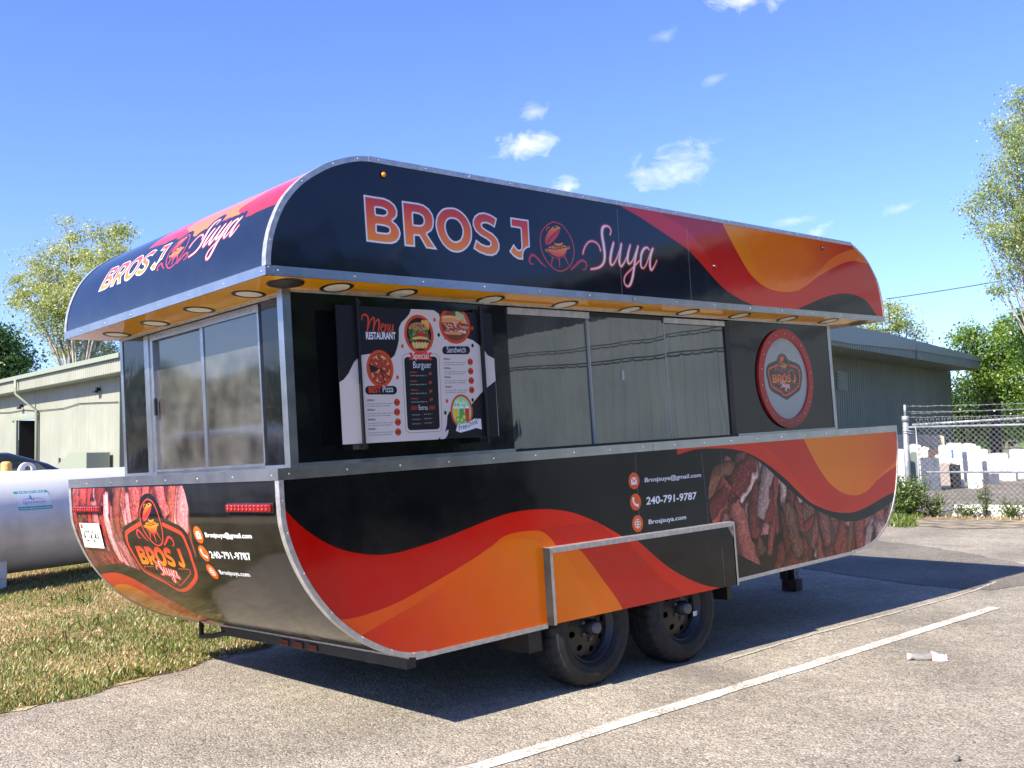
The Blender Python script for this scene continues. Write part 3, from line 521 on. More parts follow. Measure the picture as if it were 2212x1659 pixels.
for q in A('M_ext'): text(MP, 'Lorem ipsum', q, q+(.050, 0), vs(.008), (224, 222, 222)); text(MP, 'Lorem ipsum', q+(.078, .002), q+(.126, .002), vs(.008), (224, 222, 222)); text(MP, '4', q+(.056, 0), q+(.062, 0), vs(.008), OR); text(MP, '4', q+(.132, .002), q+(.138, .002), vs(.008), OR)
q = A('T_extras')
for i in range(6):
    for x in (q[0, 0]-.05+i*.0065, q[1, 0]+.010+i*.0065): MP.put(MP.stroke([(x, q[0, 1]), (x+.003, q[0, 1]+.01), (x+.006, q[0, 1]+.02)], .0022), OR)

# ---- licence plate and tank sign (unit: metres)
LP = Canvas(0, 0, .305, .152, 1500, (236, 238, 238))
LP.put(LP.cov([np.array([(.012, .118), (.045, .118), (.045, .144), (.012, .144)])]), (206, 40, 40)); text(LP, 'Maryland', (.10, .122), (.205, .122), vs(.018), (60, 60, 66), 0, .35); text(LP, '427424X', (.03, .038), (.275, .038), vs(.070), (24, 34, 30), .012); text(LP, 'www.maryland.gov', (.075, .012), (.235, .012), vs(.010), (70, 70, 76))
text(LP, '12', (.25, .124), (.275, .124), vs(.014), (90, 90, 96))
TS = Canvas(0, 0, .42, .215, 1200, (226, 228, 236)); TEAL = (64, 168, 160)
TS.put(TS.cov([np.array([(0, .184), (.42, .184), (.42, .22), (0, .22)])]), TEAL); TS.put(TS.cov([np.array([(0, 0), (.42, 0), (.42, .036), (0, .036)])]), TEAL)
text(TS, '410-257-2515', (.04, .190), (.38, .190), vs(.020), (240, 244, 246), .02); text(TS, 'www.sjjohnson.com', (.012, .010), (.405, .010), vs(.018), (240, 244, 246), .015)
text(TS, 'SJJOHNSON', (.07, .068), (.35, .068), vs(.026), (92, 108, 134)); text(TS, 'Propane - Fuel Oil - Heating - Cooling', (.09, .050), (.34, .050), vs(.007), (200, 140, 150))
TS.put(TS.stroke([(.07, .102), (.12, .118), (.165, .124)], [.003, .006, .009]), (92, 130, 150)); TS.put(TS.stroke([(.24, .124), (.29, .119), (.345, .108)], [.009, .006, .003]), (92, 130, 150))
TS.put(TS.cov([cr([(.183, .168), (.168, .135), (.178, .112), (.208, .104), (.195, .125)], 5, True)]), (74, 130, 190)); TS.put(TS.cov([cr([(.187, .164), (.200, .140), (.222, .128), (.226, .112), (.216, .108), (.208, .128)], 5, True)]), (214, 120, 70))
# ------------------------------------------------------------------ materials
def print_mat(name, canvas, rough=.09, spec=.5, wav=.25, wscale=3.0, dust=0.0):
    m = mat(name, (1, 1, 1, 1), rough, 0, spec); n, l, b = nodes(m)
    t = n.new('ShaderNodeTexImage'); t.image = canvas.image(name); t.extension = 'EXTEND'; l.new(t.outputs[0], b.inputs['Base Color'])
    c = n.new('ShaderNodeTexCoord'); z = n.new('ShaderNodeTexNoise'); z.inputs['Scale'].default_value = wscale; z.inputs['Detail'].default_value = 2; l.new(c.outputs['Object'], z.inputs['Vector'])
    bp = n.new('ShaderNodeBump'); bp.inputs['Strength'].default_value = wav; bp.inputs['Distance'].default_value = .01; l.new(z.outputs['Fac'], bp.inputs['Height']); l.new(bp.outputs[0], b.inputs['Normal'])
    if dust:
        # road dust: blotchy film, thicker towards the skirts, and duller where it lies
        zd = n.new('ShaderNodeTexNoise'); zd.inputs['Scale'].default_value = 4.5; zd.inputs['Detail'].default_value = 9; zd.inputs['Roughness'].default_value = .65; l.new(c.outputs['Object'], zd.inputs['Vector'])
        sx = n.new('ShaderNodeSeparateXYZ'); l.new(c.outputs['Object'], sx.inputs[0]); hz = n.new('ShaderNodeMapRange'); hz.inputs[1].default_value = 1.0; hz.inputs[2].default_value = .3; hz.inputs[3].default_value = .35; hz.inputs[4].default_value = 1.0; l.new(sx.outputs['Z'], hz.inputs[0])
        nd = n.new('ShaderNodeMapRange'); nd.inputs[1].default_value = .38; nd.inputs[2].default_value = .78; nd.inputs[3].default_value = 0; nd.inputs[4].default_value = dust; l.new(zd.outputs['Fac'], nd.inputs[0])
        md = n.new('ShaderNodeMath'); md.operation = 'MULTIPLY'; l.new(nd.outputs[0], md.inputs[0]); l.new(hz.outputs[0], md.inputs[1])
        mx = n.new('ShaderNodeMix'); mx.data_type = 'RGBA'; l.new(md.outputs[0], mx.inputs[0]); l.new(t.outputs[0], mx.inputs[6]); mx.inputs[7].default_value = (.34, .30, .25, 1); l.new(mx.outputs[2], b.inputs['Base Color'])
        rr = n.new('ShaderNodeMath'); rr.operation = 'MULTIPLY_ADD'; rr.inputs[1].default_value = 1.2; rr.inputs[2].default_value = rough; l.new(md.outputs[0], rr.inputs[0]); l.new(rr.outputs[0], b.inputs['Roughness'])
    return m
M_US, M_LS, M_UR, M_LR = print_mat('upper_side_print', US, .08, .5, .25, 3, .05), print_mat('lower_side_print', LS, .09, .32, .25, 3, .08), print_mat('upper_rear_print', UR, .12, .95, .25, 3, .06), print_mat('lower_rear_print', LR, .10, .5, .25, 3, .10)
M_POST, M_PLATE, M_SIGN = print_mat('poster_print', MP, .45, .3, .05), print_mat('plate_print', LP, .3, .4, 0), print_mat('tank_sign_print', TS, .35, .4, 0)
M_BRIGHTIN = print_mat('bright_inside_print', WB, .06, .9, .35, 5.0)  # pale pane colour stands in for the bright interior behind the glass
M_BLACK = mat('gloss_black', srgb(17, 18, 20), .07); vary(M_BLACK, srgb(15, 16, 18), srgb(22, 23, 25), 8, bump=.25, bscale=3.0)
M_BLACKM = mat('satin_black', srgb(20, 20, 22), .4)
M_ALU = mat('brushed_aluminium', (.62, .63, .66, 1), .32, .9); vary(M_ALU, (.38, .39, .41, 1), (.46, .47, .49, 1), 9, 6, .05, 60, (.18, .30))
M_GALV = mat('galvanised_trim', (.6, .6, .6, 1), .45, .7); vary(M_GALV, (.46, .46, .46, 1), (.62, .61, .60, 1), 30, 8, .08, 120, (.3, .5))
M_STEEL = mat('screw_steel', (.52, .52, .53, 1), .35, 1.0)
M_GOLD = mat('gold_soffit', srgb(226, 158, 20), .12, 0, .5); vary(M_GOLD, srgb(224, 152, 12), srgb(232, 168, 34), 2, bump=.15, bscale=4)
M_LENS = mat('lamp_lens', srgb(232, 226, 208), .35); M_BEZ = mat('lamp_bezel', srgb(18, 18, 18), .35)
M_CHAS = mat('chassis_black', (.012, .012, .013, 1), .55); vary(M_CHAS, (.008, .008, .009, 1), (.022, .021, .02, 1), 9, bump=.2)
M_TYRE = mat('tyre_rubber', (.018, .018, .019, 1), .75); vary(M_TYRE, (.009, .009, .0095, 1), (.020, .0195, .018, 1), 18, 5, .3, 140, bdist=.002)
M_PIT = mat('unlit_black', (.003, .003, .003, 1), .9, 0, .1); M_RIM = mat('black_rim', (.011, .011, .012, 1), .38); M_HUB = mat('hub_cap', (.12, .122, .125, 1), .6, .3)
M_REDL = mat('red_lens', srgb(118, 6, 9), .2, 0, .6, .5); M_REDD = mat('dark_red_lens', srgb(92, 8, 10), .3, 0, .4); M_REDB = mat('red_led', srgb(170, 22, 24), .2, 0, .7)
M_AMB = mat('amber_lens', srgb(220, 130, 20), .15, 0, .6)
M_RING = mat('red_window_ring', srgb(168, 34, 34), .25)
M_INT = mat('interior_grey', (.42, .42, .41, 1), .45); M_INTD = mat('interior_dark', (.05, .05, .05, 1), .6)
M_CLEAR = mat('clear_acrylic', (.30, .32, .31, 1), .1, 0, .6)
def glass_mat(name, tintc, base_refl, wav, wscale, rough=.01, dust=0.0):
    m = bpy.data.materials.new(name); m.use_nodes = True; n, l = m.node_tree.nodes, m.node_tree.links; n.remove(n['Principled BSDF']); out = n['Material Output']
    tr = n.new('ShaderNodeBsdfTransparent'); tr.inputs[0].default_value = tintc; gl = n.new('ShaderNodeBsdfGlossy'); gl.inputs['Roughness'].default_value = rough; gl.inputs['Color'].default_value = (.95, .98, .96, 1)
    fr = n.new('ShaderNodeFresnel'); fr.inputs[0].default_value = 1.5; mr = n.new('ShaderNodeMapRange'); mr.inputs[1].default_value = .04; mr.inputs[2].default_value = 1; mr.inputs[3].default_value = base_refl; mr.inputs[4].default_value = 1
    c = n.new('ShaderNodeTexCoord'); z = n.new('ShaderNodeTexNoise'); z.inputs['Scale'].default_value = wscale; z.inputs['Detail'].default_value = 1; l.new(c.outputs['Object'], z.inputs['Vector'])
    bp = n.new('ShaderNodeBump'); bp.inputs['Strength'].default_value = wav; bp.inputs['Distance'].default_value = .02; l.new(z.outputs['Fac'], bp.inputs['Height']); l.new(bp.outputs[0], gl.inputs['Normal'])
    l.new(fr.outputs[0], mr.inputs[0]); mx = n.new('ShaderNodeMixShader'); l.new(mr.outputs[0], mx.inputs[0]); l.new(tr.outputs[0], mx.inputs[1]); l.new(gl.outputs[0], mx.inputs[2]); last = mx
    if dust:
        df = n.new('ShaderNodeBsdfDiffuse'); df.inputs[0].default_value = (.42, .40, .37, 1); z2 = n.new('ShaderNodeTexNoise'); z2.inputs['Scale'].default_value = 5; z2.inputs['Detail'].default_value = 8; l.new(c.outputs['Object'], z2.inputs['Vector'])
        q = n.new('ShaderNodeMapRange'); q.inputs[1].default_value = .3; q.inputs[2].default_value = .75; q.inputs[3].default_value = dust*.3; q.inputs[4].default_value = dust*1.5; l.new(z2.outputs['Fac'], q.inputs[0])
        m2 = n.new('ShaderNodeMixShader'); l.new(q.outputs[0], m2.inputs[0]); l.new(mx.outputs[0], m2.inputs[1]); l.new(df.outputs[0], m2.inputs[2]); last = m2
    l.new(last.outputs[0], out.inputs[0]); return m
M_GLS = glass_mat('side_window_glass', (.52, .53, .51, 1), .19, .13, 1.4, .01, .10)
M_GLR = glass_mat('rear_window_glass', (.5, .5, .5, 1), .14, .2, 1.2, .06, .13)

# ------------------------------------------------------------------ ground
def asphalt_mat(name, tone=1.0, warm=1.0, scale=105.0):
    m = mat(name, (.2, .2, .2, 1), .85, 0, .3); n, l, b = nodes(m); t = n.new('ShaderNodeTexCoord')
    v = n.new('ShaderNodeTexVoronoi'); v.inputs['Scale'].default_value = scale; l.new(t.outputs['Object'], v.inputs['Vector'])
    sp = n.new('ShaderNodeSeparateColor'); l.new(v.outputs['Color'], sp.inputs[0])
    r = n.new('ShaderNodeValToRGB'); r.color_ramp.interpolation = 'LINEAR'; E = r.color_ramp.elements
    cols = [(0, (.19, .168, .14)), (.2, (.345, .304, .25)), (.55, (.455, .404, .33)), (.8, (.535, .48, .395)), (1, (.70, .645, .545))]
    while len(E) < 5: E.new(.5)
    for e, (p, c) in zip(E, cols): e.position = p; e.color = (c[0]*tone, c[1]*tone, c[2]*tone/warm*.97, 1)
    l.new(sp.outputs[0], r.inputs[0])
    # gaps between the chips
    mr = n.new('ShaderNodeMapRange'); mr.inputs[1].default_value = .25/scale*40; mr.inputs[2].default_value = .62/scale*50; mr.inputs[3].default_value = 1; mr.inputs[4].default_value = .62; l.new(v.outputs['Distance'], mr.inputs[0])
    v.inputs['Randomness'].default_value = 1
    z = n.new('ShaderNodeTexNoise'); z.inputs['Scale'].default_value = .9; z.inputs['Detail'].default_value = 6; l.new(t.outputs['Object'], z.inputs['Vector'])
    z3 = n.new('ShaderNodeTexNoise'); z3.inputs['Scale'].default_value = 9; z3.inputs['Detail'].default_value = 4; l.new(t.outputs['Object'], z3.inputs['Vector'])
    q = n.new('ShaderNodeMapRange'); q.inputs[1].default_value = .3; q.inputs[2].default_value = .7; q.inputs[3].default_value = .72; q.inputs[4].default_value = 1.2; l.new(z.outputs['Fac'], q.inputs[0])
    q3 = n.new('ShaderNodeMapRange'); q3.inputs[1].default_value = .3; q3.inputs[2].default_value = .7; q3.inputs[3].default_value = .88; q3.inputs[4].default_value = 1.12; l.new(z3.outputs['Fac'], q3.inputs[0])
    a = n.new('ShaderNodeMath'); a.operation = 'MULTIPLY'; l.new(q.outputs[0], a.inputs[0]); l.new(q3.outputs[0], a.inputs[1])
    a2 = n.new('ShaderNodeMath'); a2.operation = 'MULTIPLY'; l.new(a.outputs[0], a2.inputs[0]); a2.inputs[1].default_value = 1; l.new(mr.outputs[0], a2.inputs[1])
    mx = n.new('ShaderNodeMix'); mx.data_type = 'RGBA'; mx.blend_type = 'MULTIPLY'; mx.inputs[0].default_value = 1; l.new(r.outputs[0], mx.inputs[6]); l.new(a2.outputs[0], mx.inputs[7])
    # oil spots and old tar smears
    z4 = n.new('ShaderNodeTexNoise'); z4.inputs['Scale'].default_value = .55; z4.inputs['Detail'].default_value = 5; z4.inputs['Distortion'].default_value = 1.2; l.new(t.outputs['Object'], z4.inputs['Vector'])
    q4 = n.new('ShaderNodeMapRange'); q4.inputs[1].default_value = .60; q4.inputs[2].default_value = .70; q4.inputs[3].default_value = 0; q4.inputs[4].default_value = .42; l.new(z4.outputs['Fac'], q4.inputs[0])
    mx2 = n.new('ShaderNodeMix'); mx2.data_type = 'RGBA'; l.new(q4.outputs[0], mx2.inputs[0]); l.new(mx.outputs[2], mx2.inputs[6]); mx2.inputs[7].default_value = (.14*tone, .125*tone, .11*tone, 1)
    l.new(mx2.outputs[2], b.inputs['Base Color'])
    bp = n.new('ShaderNodeBump'); bp.inputs['Strength'].default_value = .8; bp.inputs['Distance'].default_value = .006; bp.invert = True; l.new(v.outputs['Distance'], bp.inputs['Height'])
    bp2 = n.new('ShaderNodeBump'); bp2.inputs['Strength'].default_value = .35; bp2.inputs['Distance'].default_value = .03; l.new(z3.outputs['Fac'], bp2.inputs['Height']); l.new(bp.outputs[0], bp2.inputs['Normal']); l.new(bp2.outputs[0], b.inputs['Normal'])
    return m
M_ASPH = asphalt_mat('chip_asphalt'); M_ASPD = asphalt_mat('newer_asphalt', .62, .98, 110); M_YARD = asphalt_mat('yard_asphalt', .55, .96, 40)
M_EARTH = mat('dry_earth', (.2, .15, .09, 1), .95); vary(M_EARTH, (.26, .20, .11, 1), (.48, .38, .22, 1), 6, 8, .8, 60, bdist=.03)
M_DEBRIS = mat('verge_debris', (.2, .17, .12, 1), .95); vary(M_DEBRIS, (.10, .085, .065, 1), (.36, .30, .21, 1), 4, 9, .9, 50, bdist=.03)
M_FIELD = mat('far_ground', (.12, .13, .06, 1), .95); vary(M_FIELD, (.10, .11, .05, 1), (.20, .17, .09, 1), 1.2, 8, .5, 20, bdist=.03)
M_PAINT = mat('road_paint', (.78, .77, .73, 1), .7)
n, l, b = nodes(M_PAINT); t = n.new('ShaderNodeTexCoord'); z = n.new('ShaderNodeTexNoise'); z.inputs['Scale'].default_value = 70; z.inputs['Detail'].default_value = 4; l.new(t.outputs['Object'], z.inputs['Vector'])
r = n.new('ShaderNodeValToRGB'); r.color_ramp.elements[0].position = .40; r.color_ramp.elements[1].position = .54; r.color_ramp.elements[0].color = (.28, .25, .205, 1); r.color_ramp.elements[1].color = (.64, .61, .54, 1)
zb = n.new('ShaderNodeTexNoise'); zb.inputs['Scale'].default_value = 3.5; zb.inputs['Detail'].default_value = 5; l.new(t.outputs['Object'], zb.inputs['Vector']); ma = n.new('ShaderNodeMath'); ma.operation = 'MULTIPLY_ADD'; ma.inputs[1].default_value = .55; ma.inputs[2].default_value = -.27; l.new(zb.outputs['Fac'], ma.inputs[0]); mb_ = n.new('ShaderNodeMath'); l.new(ma.outputs[0], mb_.inputs[0]); l.new(z.outputs['Fac'], mb_.inputs[1]); l.new(mb_.outputs[0], r.inputs[0]); l.new(r.outputs[0], b.inputs['Base Color'])
bp = n.new('ShaderNodeBump'); bp.inputs['Strength'].default_value = .5; bp.inputs['Distance'].default_value = .004; l.new(z.outputs['Fac'], bp.inputs['Height']); l.new(bp.outputs[0], b.inputs['Normal'])
def sheet(name, poly, z, m, kind='structure'):
    o = MB().quad(*[(x, y, z) for x, y in poly]).build(name, m); return tag(o, kind=kind)
sheet('ground', [(-700, -700), (900, -700), (900, 900), (-700, 900)], -.02, M_FIELD)
def jag(P, amp, step=.12, seed=1):
    R = random.Random(seed); out = []
    for (x0, y0), (x1, y1) in zip(P[:-1], P[1:]):
        L = math.hypot(x1-x0, y1-y0); k = max(1, int(L/step))
        for i in range(k): t = i/k; out.append((x0+(x1-x0)*t+R.uniform(-amp, amp), y0+(y1-y0)*t+R.uniform(-amp, amp)))
    out.append(P[-1]); return out
GE = [(-3.2, .95), (-1.4, 1.65), (-.61, 1.95), (-.06, 2.10), (.64, 2.36), (1.46, 2.62), (3.0, 3.3), (5.0, 4.4), (8.0, 6.2), (12.0, 7.4)]   # edge of the grass
lot = jag(GE, .045)+[(13.0, 6.6), (13.35, 3.7), (12.95, 2.65), (13.7, 1.95), (15.0, 0.5), (30, -4), (30, -40), (-40, -40), (-40, -8)]
sheet('asphalt_lot', lot, 0.0, M_ASPH)
sheet('side_lane', jag([(7.95, 3.4), (7.3, 1.6), (6.95, .55), (7.0, -.2)], .05, .15, 4)+jag([(8.2, -.45), (9.0, .1), (10.2, 1.7), (11.4, 4.2), (10.2, 5.2)], .05, .2, 6), .004, M_ASPD)
sheet('yard_pavement', [(15.0, 4.6), (16.2, .2), (80, -14), (80, 40), (20, 24), (13.0, 12.5)], .003, M_YARD)
sheet('grass_lot_soil', jag([(x, y-.07) for x, y in GE[:-1]], .05, .12, 9)+[(9.5, 9.5), (4.5, 12.0), (-6, 12.0), (-6, .2)], .004, M_EARTH)
verge = sheet('verge', jag([(12.6, 5.0), (13.3, 3.72), (12.98, 2.65), (13.7, 1.95), (15.0, .3)], .05, .15, 12)+[(16.6, -.3), (15.55, 2.6), (14.9, 4.2), (14.6, 6.0)], .005, M_DEBRIS)
far_lot = sheet('back_lot', [(-6, 12.0), (4.5, 12.0), (9.5, 9.5), (13.0, 12.5), (20, 24), (14, 60), (-20, 60)], .002, M_YARD)
# painted line, worn and patched
pl0, pl1 = Vector((-.25, -.55, 0)), Vector((6.10, -.62, 0)); LN = [(-.35, -.555), (.55, -.635), (1.6, -.635), (2.9, -.63), (4.4, -.62), (6.10, -.60)]
Rl = random.Random(3)
L1 = [(x+Rl.uniform(-.01, .01), y+.047+Rl.uniform(-.005, .005)) for x, y in (tuple(q) for q in cr(LN, 12))]; L0 = [(x+Rl.uniform(-.01, .01), y-.047+Rl.uniform(-.005, .005)) for x, y in (tuple(q) for q in cr(LN, 12))]
sheet('painted_line', L0+L1[::-1], .004, M_PAINT)
M_TAR = mat('tar_patch', (.10, .09, .08, 1), .8); vary(M_TAR, (.07, .065, .06, 1), (.19, .17, .15, 1), 30, 6, .6, 120)
M_FADE = mat('faded_paint', (.40, .38, .35, 1), .85); vary(M_FADE, (.34, .305, .255, 1), (.47, .43, .365, 1), 60, 6, .5, 120)
LF = [(3.0, -.17), (4.2, -.12), (5.4, -.13), (6.6, -.12), (7.6, -.02)]
sheet('faded_line', [(x+Rl.uniform(-.01, .01), y+.012+Rl.uniform(-.008, .008)) for x, y in (tuple(q) for q in cr(LF, 14))]+[(x, y-.012+Rl.uniform(-.008, .008)) for x, y in (tuple(q) for q in cr(LF, 14))][::-1], .0045, M_FADE)

# ------------------------------------------------------------------ food trailer
ROOT = thing('food_trailer', 'black food trailer with red and orange wave print, curved roof and yellow lamp soffit', 'food trailer')
RG = ((0.9994662959, 0.0010121863, -0.0326511701), (0, 0.9995198460, 0.0309851152), (0.0326668552, -0.0309685783, 0.9989863982))
ROOT.matrix_world = Matrix([list(q)+[0] for q in RG]+[[0, 0, 0, 1]])
W_, LEN = 2.4675, 5.843
UP = [(0, 2.166), (.004, 2.25), (.019, 2.334), (.05, 2.423), (.107, 2.527), (.202, 2.628), (.33, 2.712), (.429, 2.756), (.525, 2.784), (.604, 2.795)]
FR = [(5.36, 2.795), (5.46, 2.755), (5.594, 2.688), (5.69, 2.60), (5.778, 2.488), (5.825, 2.33), (5.841, 2.174)]
LO = [(0, 1.24), (.001, 1.137), (.008, 1.032), (.046, .901), (.118, .753), (.225, .609), (.345, .5), (.473, .418), (.583, .367), (.675, .342), (.766, .334)]
FL = [(4.95, .345), (5.11, .352), (5.304, .386), (5.486, .466), (5.623, .581), (5.732, .747), (5.793, .92), (5.832, 1.10), (5.840, 1.24)]
UPc, FRc, LOc, FLc = (cr(q, 6) for q in (UP, FR, LO, FL))
def uvmap(o, fn):
    me = o.data; uv = me.uv_layers.new(name='print'); 
    for lp in me.loops: uv.data[lp.index].uv = fn(lp.vertex_index, me.vertices[lp.vertex_index].co)
def cuv(C): w, h = C.W/C.res, C.H/C.res; return lambda a, b: ((a-C.x0)/w, (b-C.y0)/h)
def sidepanel(name, poly, y0, y1, m, C, parent=ROOT):
    o = MB().prism(poly, y0, y1).build(name, m, parent); f = cuv(C); uvmap(o, lambda i, c: f(c.x, c.z)); return o
upoly = [tuple(q) for q in UPc]+[tuple(q) for q in FRc]
sidepanel('upper_side_panel', upoly, 0, .02, M_US, US); tag(sidepanel('upper_side_panel', upoly, W_-.02, W_, M_US, US))
notch = [(3.34, .334), (3.34, .72), (1.63, .72), (1.63, .334)]
lpoly = [tuple(q) for q in LOc]+notch[::-1]+[tuple(q) for q in FLc]
Y0 = -.0217
sidepanel('lower_side_panel', lpoly, Y0, 0.0, M_LS, LS); sidepanel('lower_side_panel', lpoly, W_, W_+.02, M_LS, LS)
def wrap(name, curve, y0, y1, m, C=None, fy=None, th=.004, ny=1):
    s = np.concatenate([[0], np.cumsum(np.hypot(*np.diff(curve, axis=0).T))]); mb = MB(); S_ = []
    ys = np.linspace(y0, y1, ny+1)
    for (x, z), ss in zip(curve, s):
        for y in ys: mb.v.append((x, y, z)); S_.append(ss)
    k = ny+1
    for i in range(len(curve)-1):
        for j in range(ny): mb.f.append((i*k+j, i*k+j+1, (i+1)*k+j+1, (i+1)*k+j)); mb.sm.append(True)
    o = mb.build(name, m, ROOT)
    if C: f = cuv(C); uvmap(o, lambda i, c: f(*fy(c.y, S_[i])))
    return o
wrap('upper_rear_panel', cr(UP, 14), .0, W_, M_UR, UR, lambda y, s: (W_-y, s))
wrap('lower_rear_panel', cr(LO, 14), Y0, W_+.02, M_LR, LR, lambda y, s: (W_-y, 1.35-s))
wrap('upper_front_panel', cr(FR, 8), 0, W_, M_BLACK); wrap('lower_front_panel', cr(FL, 8), Y0, W_+.02, M_BLACK)
MB().box(.60, .0, 2.775, 5.37, W_, 2.795).build('roof', M_ALU, ROOT)
# trims along the curves: an L-section, face flange and edge flange
def offs(c, d):
    c = np.asarray(c); t = np.gradient(c, axis=0); t /= np.hypot(*t.T)[:, None]; n = np.column_stack([t[:, 1], -t[:, 0]]); return c+n*d
def trim(name, curve, y, sy, w_face=.022, w_edge=.03, sgn=1, m=M_GALV):
    mb = MB()
    for a, b_, ya, yb in ((0.004*sgn, -w_face*sgn, y-sy*.005, y), (0.004*sgn, 0.0005*sgn, y, y+sy*w_edge)):
        A1, B1 = offs(curve, a), offs(curve, b_); k = len(mb.v); n_ = len(curve)
        for (p, q) in zip(A1, B1): mb.v += [(p[0], ya, p[1]), (p[0], yb, p[1]), (q[0], yb, q[1]), (q[0], ya, q[1])]
        for i in range(n_-1):
            for j in range(4): mb.f.append((k+i*4+j, k+i*4+(j+1) % 4, k+(i+1)*4+(j+1) % 4, k+(i+1)*4+j)); mb.sm.append(False)
        mb.f += [(k, k+1, k+2, k+3), tuple(k+(n_-1)*4+j for j in (3, 2, 1, 0))]; mb.sm += [False]*2
    return mb.build(name, m, ROOT)
tU = trim('curved_roof_trim', cr(UP, 6), 0, 1, sgn=-1); trim('curved_roof_trim', cr(UP, 6), W_, -1, sgn=-1); trim('curved_front_trim', cr(FR, 6), 0, 1, .012, .03, -1)
tL = trim('curved_body_trim', cr(LO, 6), Y0, 1, .020, .03, 1); trim('curved_body_trim', cr(LO, 6), W_+.02, -1, .020, .03, 1); trim('curved_body_trim', cr(FL, 6), Y0, 1, .010, .02, 1)
boxes('roof_edge_trim', [(.60, -.0065, 2.772, 3.66, -.0005, 2.8), (3.663, -.0075, 2.772, 5.37, -.0005, 2.8005)], M_GALV, ROOT)
boxes('bottom_edge_trim', [(.70, Y0-.006, .322, 1.61, Y0-.0005, .346), (3.355, Y0-.006, .325, 5.0, Y0-.0005, .349)], M_GALV, ROOT)
# fascia strip below the canopy
boxes('fascia_strip', [(-.004, -.0055, 2.166, 2.55, -.0006, 2.211), (2.553, -.0055, 2.166, 5.0, -.0006, 2.211), (5.003, -.0057, 2.166, LEN-.005, -.0006, 2.2105)], M_ALU, ROOT)
MB().box(-.0055, -.0045, 2.166, -.0006, W_, 2.211).build('fascia_strip', M_ALU, ROOT)
# belt strip and counter ledge
boxes('belt_strip', [(-.006, Y0-.005, 1.24, 2.62, Y0-.0005, 1.293), (2.623, Y0-.0055, 1.24, 5.843, Y0-.0005, 1.293)], M_ALU, ROOT)
MB().box(-.0065, Y0-.0045, 1.24, -.0008, W_+.02, 1.293).build('belt_strip', M_ALU, ROOT)
MB().box(-.0005, Y0, 1.276, LEN-.003, .195, 1.290).box(-.0005, .195, 1.276, .268, W_+.02, 1.290).box(5.26, .195, 1.276, LEN-.003, W_+.02, 1.2899).build('counter_ledge', M_ALU, ROOT)
boxes('counter_angle', [(.24, .186, 1.290, 1.655, .195, 1.310), (3.86, .186, 1.290, 5.22, .195, 1.308), (.258, .24, 1.290, .267, 2.24, 1.306)], M_ALU, ROOT)
# screws
sc = MB(); sc2 = MB()
def screw(mb, x, y, z, ax): mb.ball((x, y, z), .0048, 4, (1, .5, 1) if ax == 'y' else (.5, 1, 1))
for x in np.arange(.06, 5.8, .42): screw(sc, x, -.0065, 2.19, 'y')
for x in np.arange(.05, 5.8, .31): screw(sc, x, Y0-.006, 1.266, 'y')
for y in np.arange(.03, 2.46, .36): screw(sc, -.0065, y, 2.185, 'x'); screw(sc, -.0075, y, 1.262, 'x')
for x in np.arange(.66, 5.36, .30): screw(sc, x, -.008, 2.786, 'y')
for i in range(6, len(LOc)-4, 8): screw(sc, LOc[i][0]+.012, Y0-.006, LOc[i][1]+.012, 'y')
for i in range(3, len(UPc)-2, 9): screw(sc, UPc[i][0]+.010, -.006, UPc[i][1]-.006, 'y')
tag(sc.build('screws', M_STEEL, ROOT), kind='stuff')
# gold soffit with round lamps
so_ = MB(); O = [(.004, .002), (LEN-.012, .002), (LEN-.012, W_-.002), (.004, W_-.002)]; I = [(.25, .19), (5.275, .19), (5.275, 2.29), (.25, 2.29)]
for i in range(4): j = (i+1) % 4; so_.quad((*O[i], 2.167), (*O[j], 2.167), (*I[j], 2.144), (*I[i], 2.144))
so_.build('soffit', M_GOLD, ROOT); MB().box(.25, .19, 2.1445, 5.275, 2.29, 2.15).build('cabin_ceiling', M_INT, ROOT)
sofl = [(0.162, 0.108, 0), (0.151, 0.434, 1), (0.159, 0.978, 1), (0.162, 1.528, 1), (0.16, 2.059, 1), (0.451, 0.113, 1), (0.862, 0.13, 1), (1.482, 0.134, 1), (2.083, 0.131, 1), (2.699, 0.142, 1), (3.273, 0.115, 1), (3.871, 0.108, 1), (4.497, 0.103, 1), (5.077, 0.087, 1), (5.531, 0.086, 0)]
for x, y, lit in sofl:
    zs = 2.167-.023*min(1, min(x/.25, y/.19))
    rt = (-.121, 0, 0) if x > .25 else (0, .09, 0) if y > .25 else (-.06, .045, 0)
    if lit:
        bz = MB().lathe([(.064, -.0005), (.065, -.003), (.078, -.004), (.084, -.002), (.084, .012)], (0, 0, 0), 'z', 28).build('ceiling_lamp', M_BEZ, ROOT); bz.location = (x, y, zs); bz.rotation_euler = rt
        MB().lathe([(0.0, -.002), (.04, -.0022), (.0655, -.002)], (0, 0, 0), 'z', 28).build('lens', M_LENS, bz)
    else:
        bz = MB().lathe([(.066, .0), (.067, -.003), (.080, -.004), (.088, -.002), (.088, .012)], (0, 0, 0), 'z', 28).build('ceiling_vent', M_BEZ, ROOT); bz.location = (x, y, zs); bz.rotation_euler = rt
        MB().lathe([(0.0, -.001), (.04, -.0015), (.067, -.002)], (0, 0, 0), 'z', 28).build('grille', M_CHAS, bz)
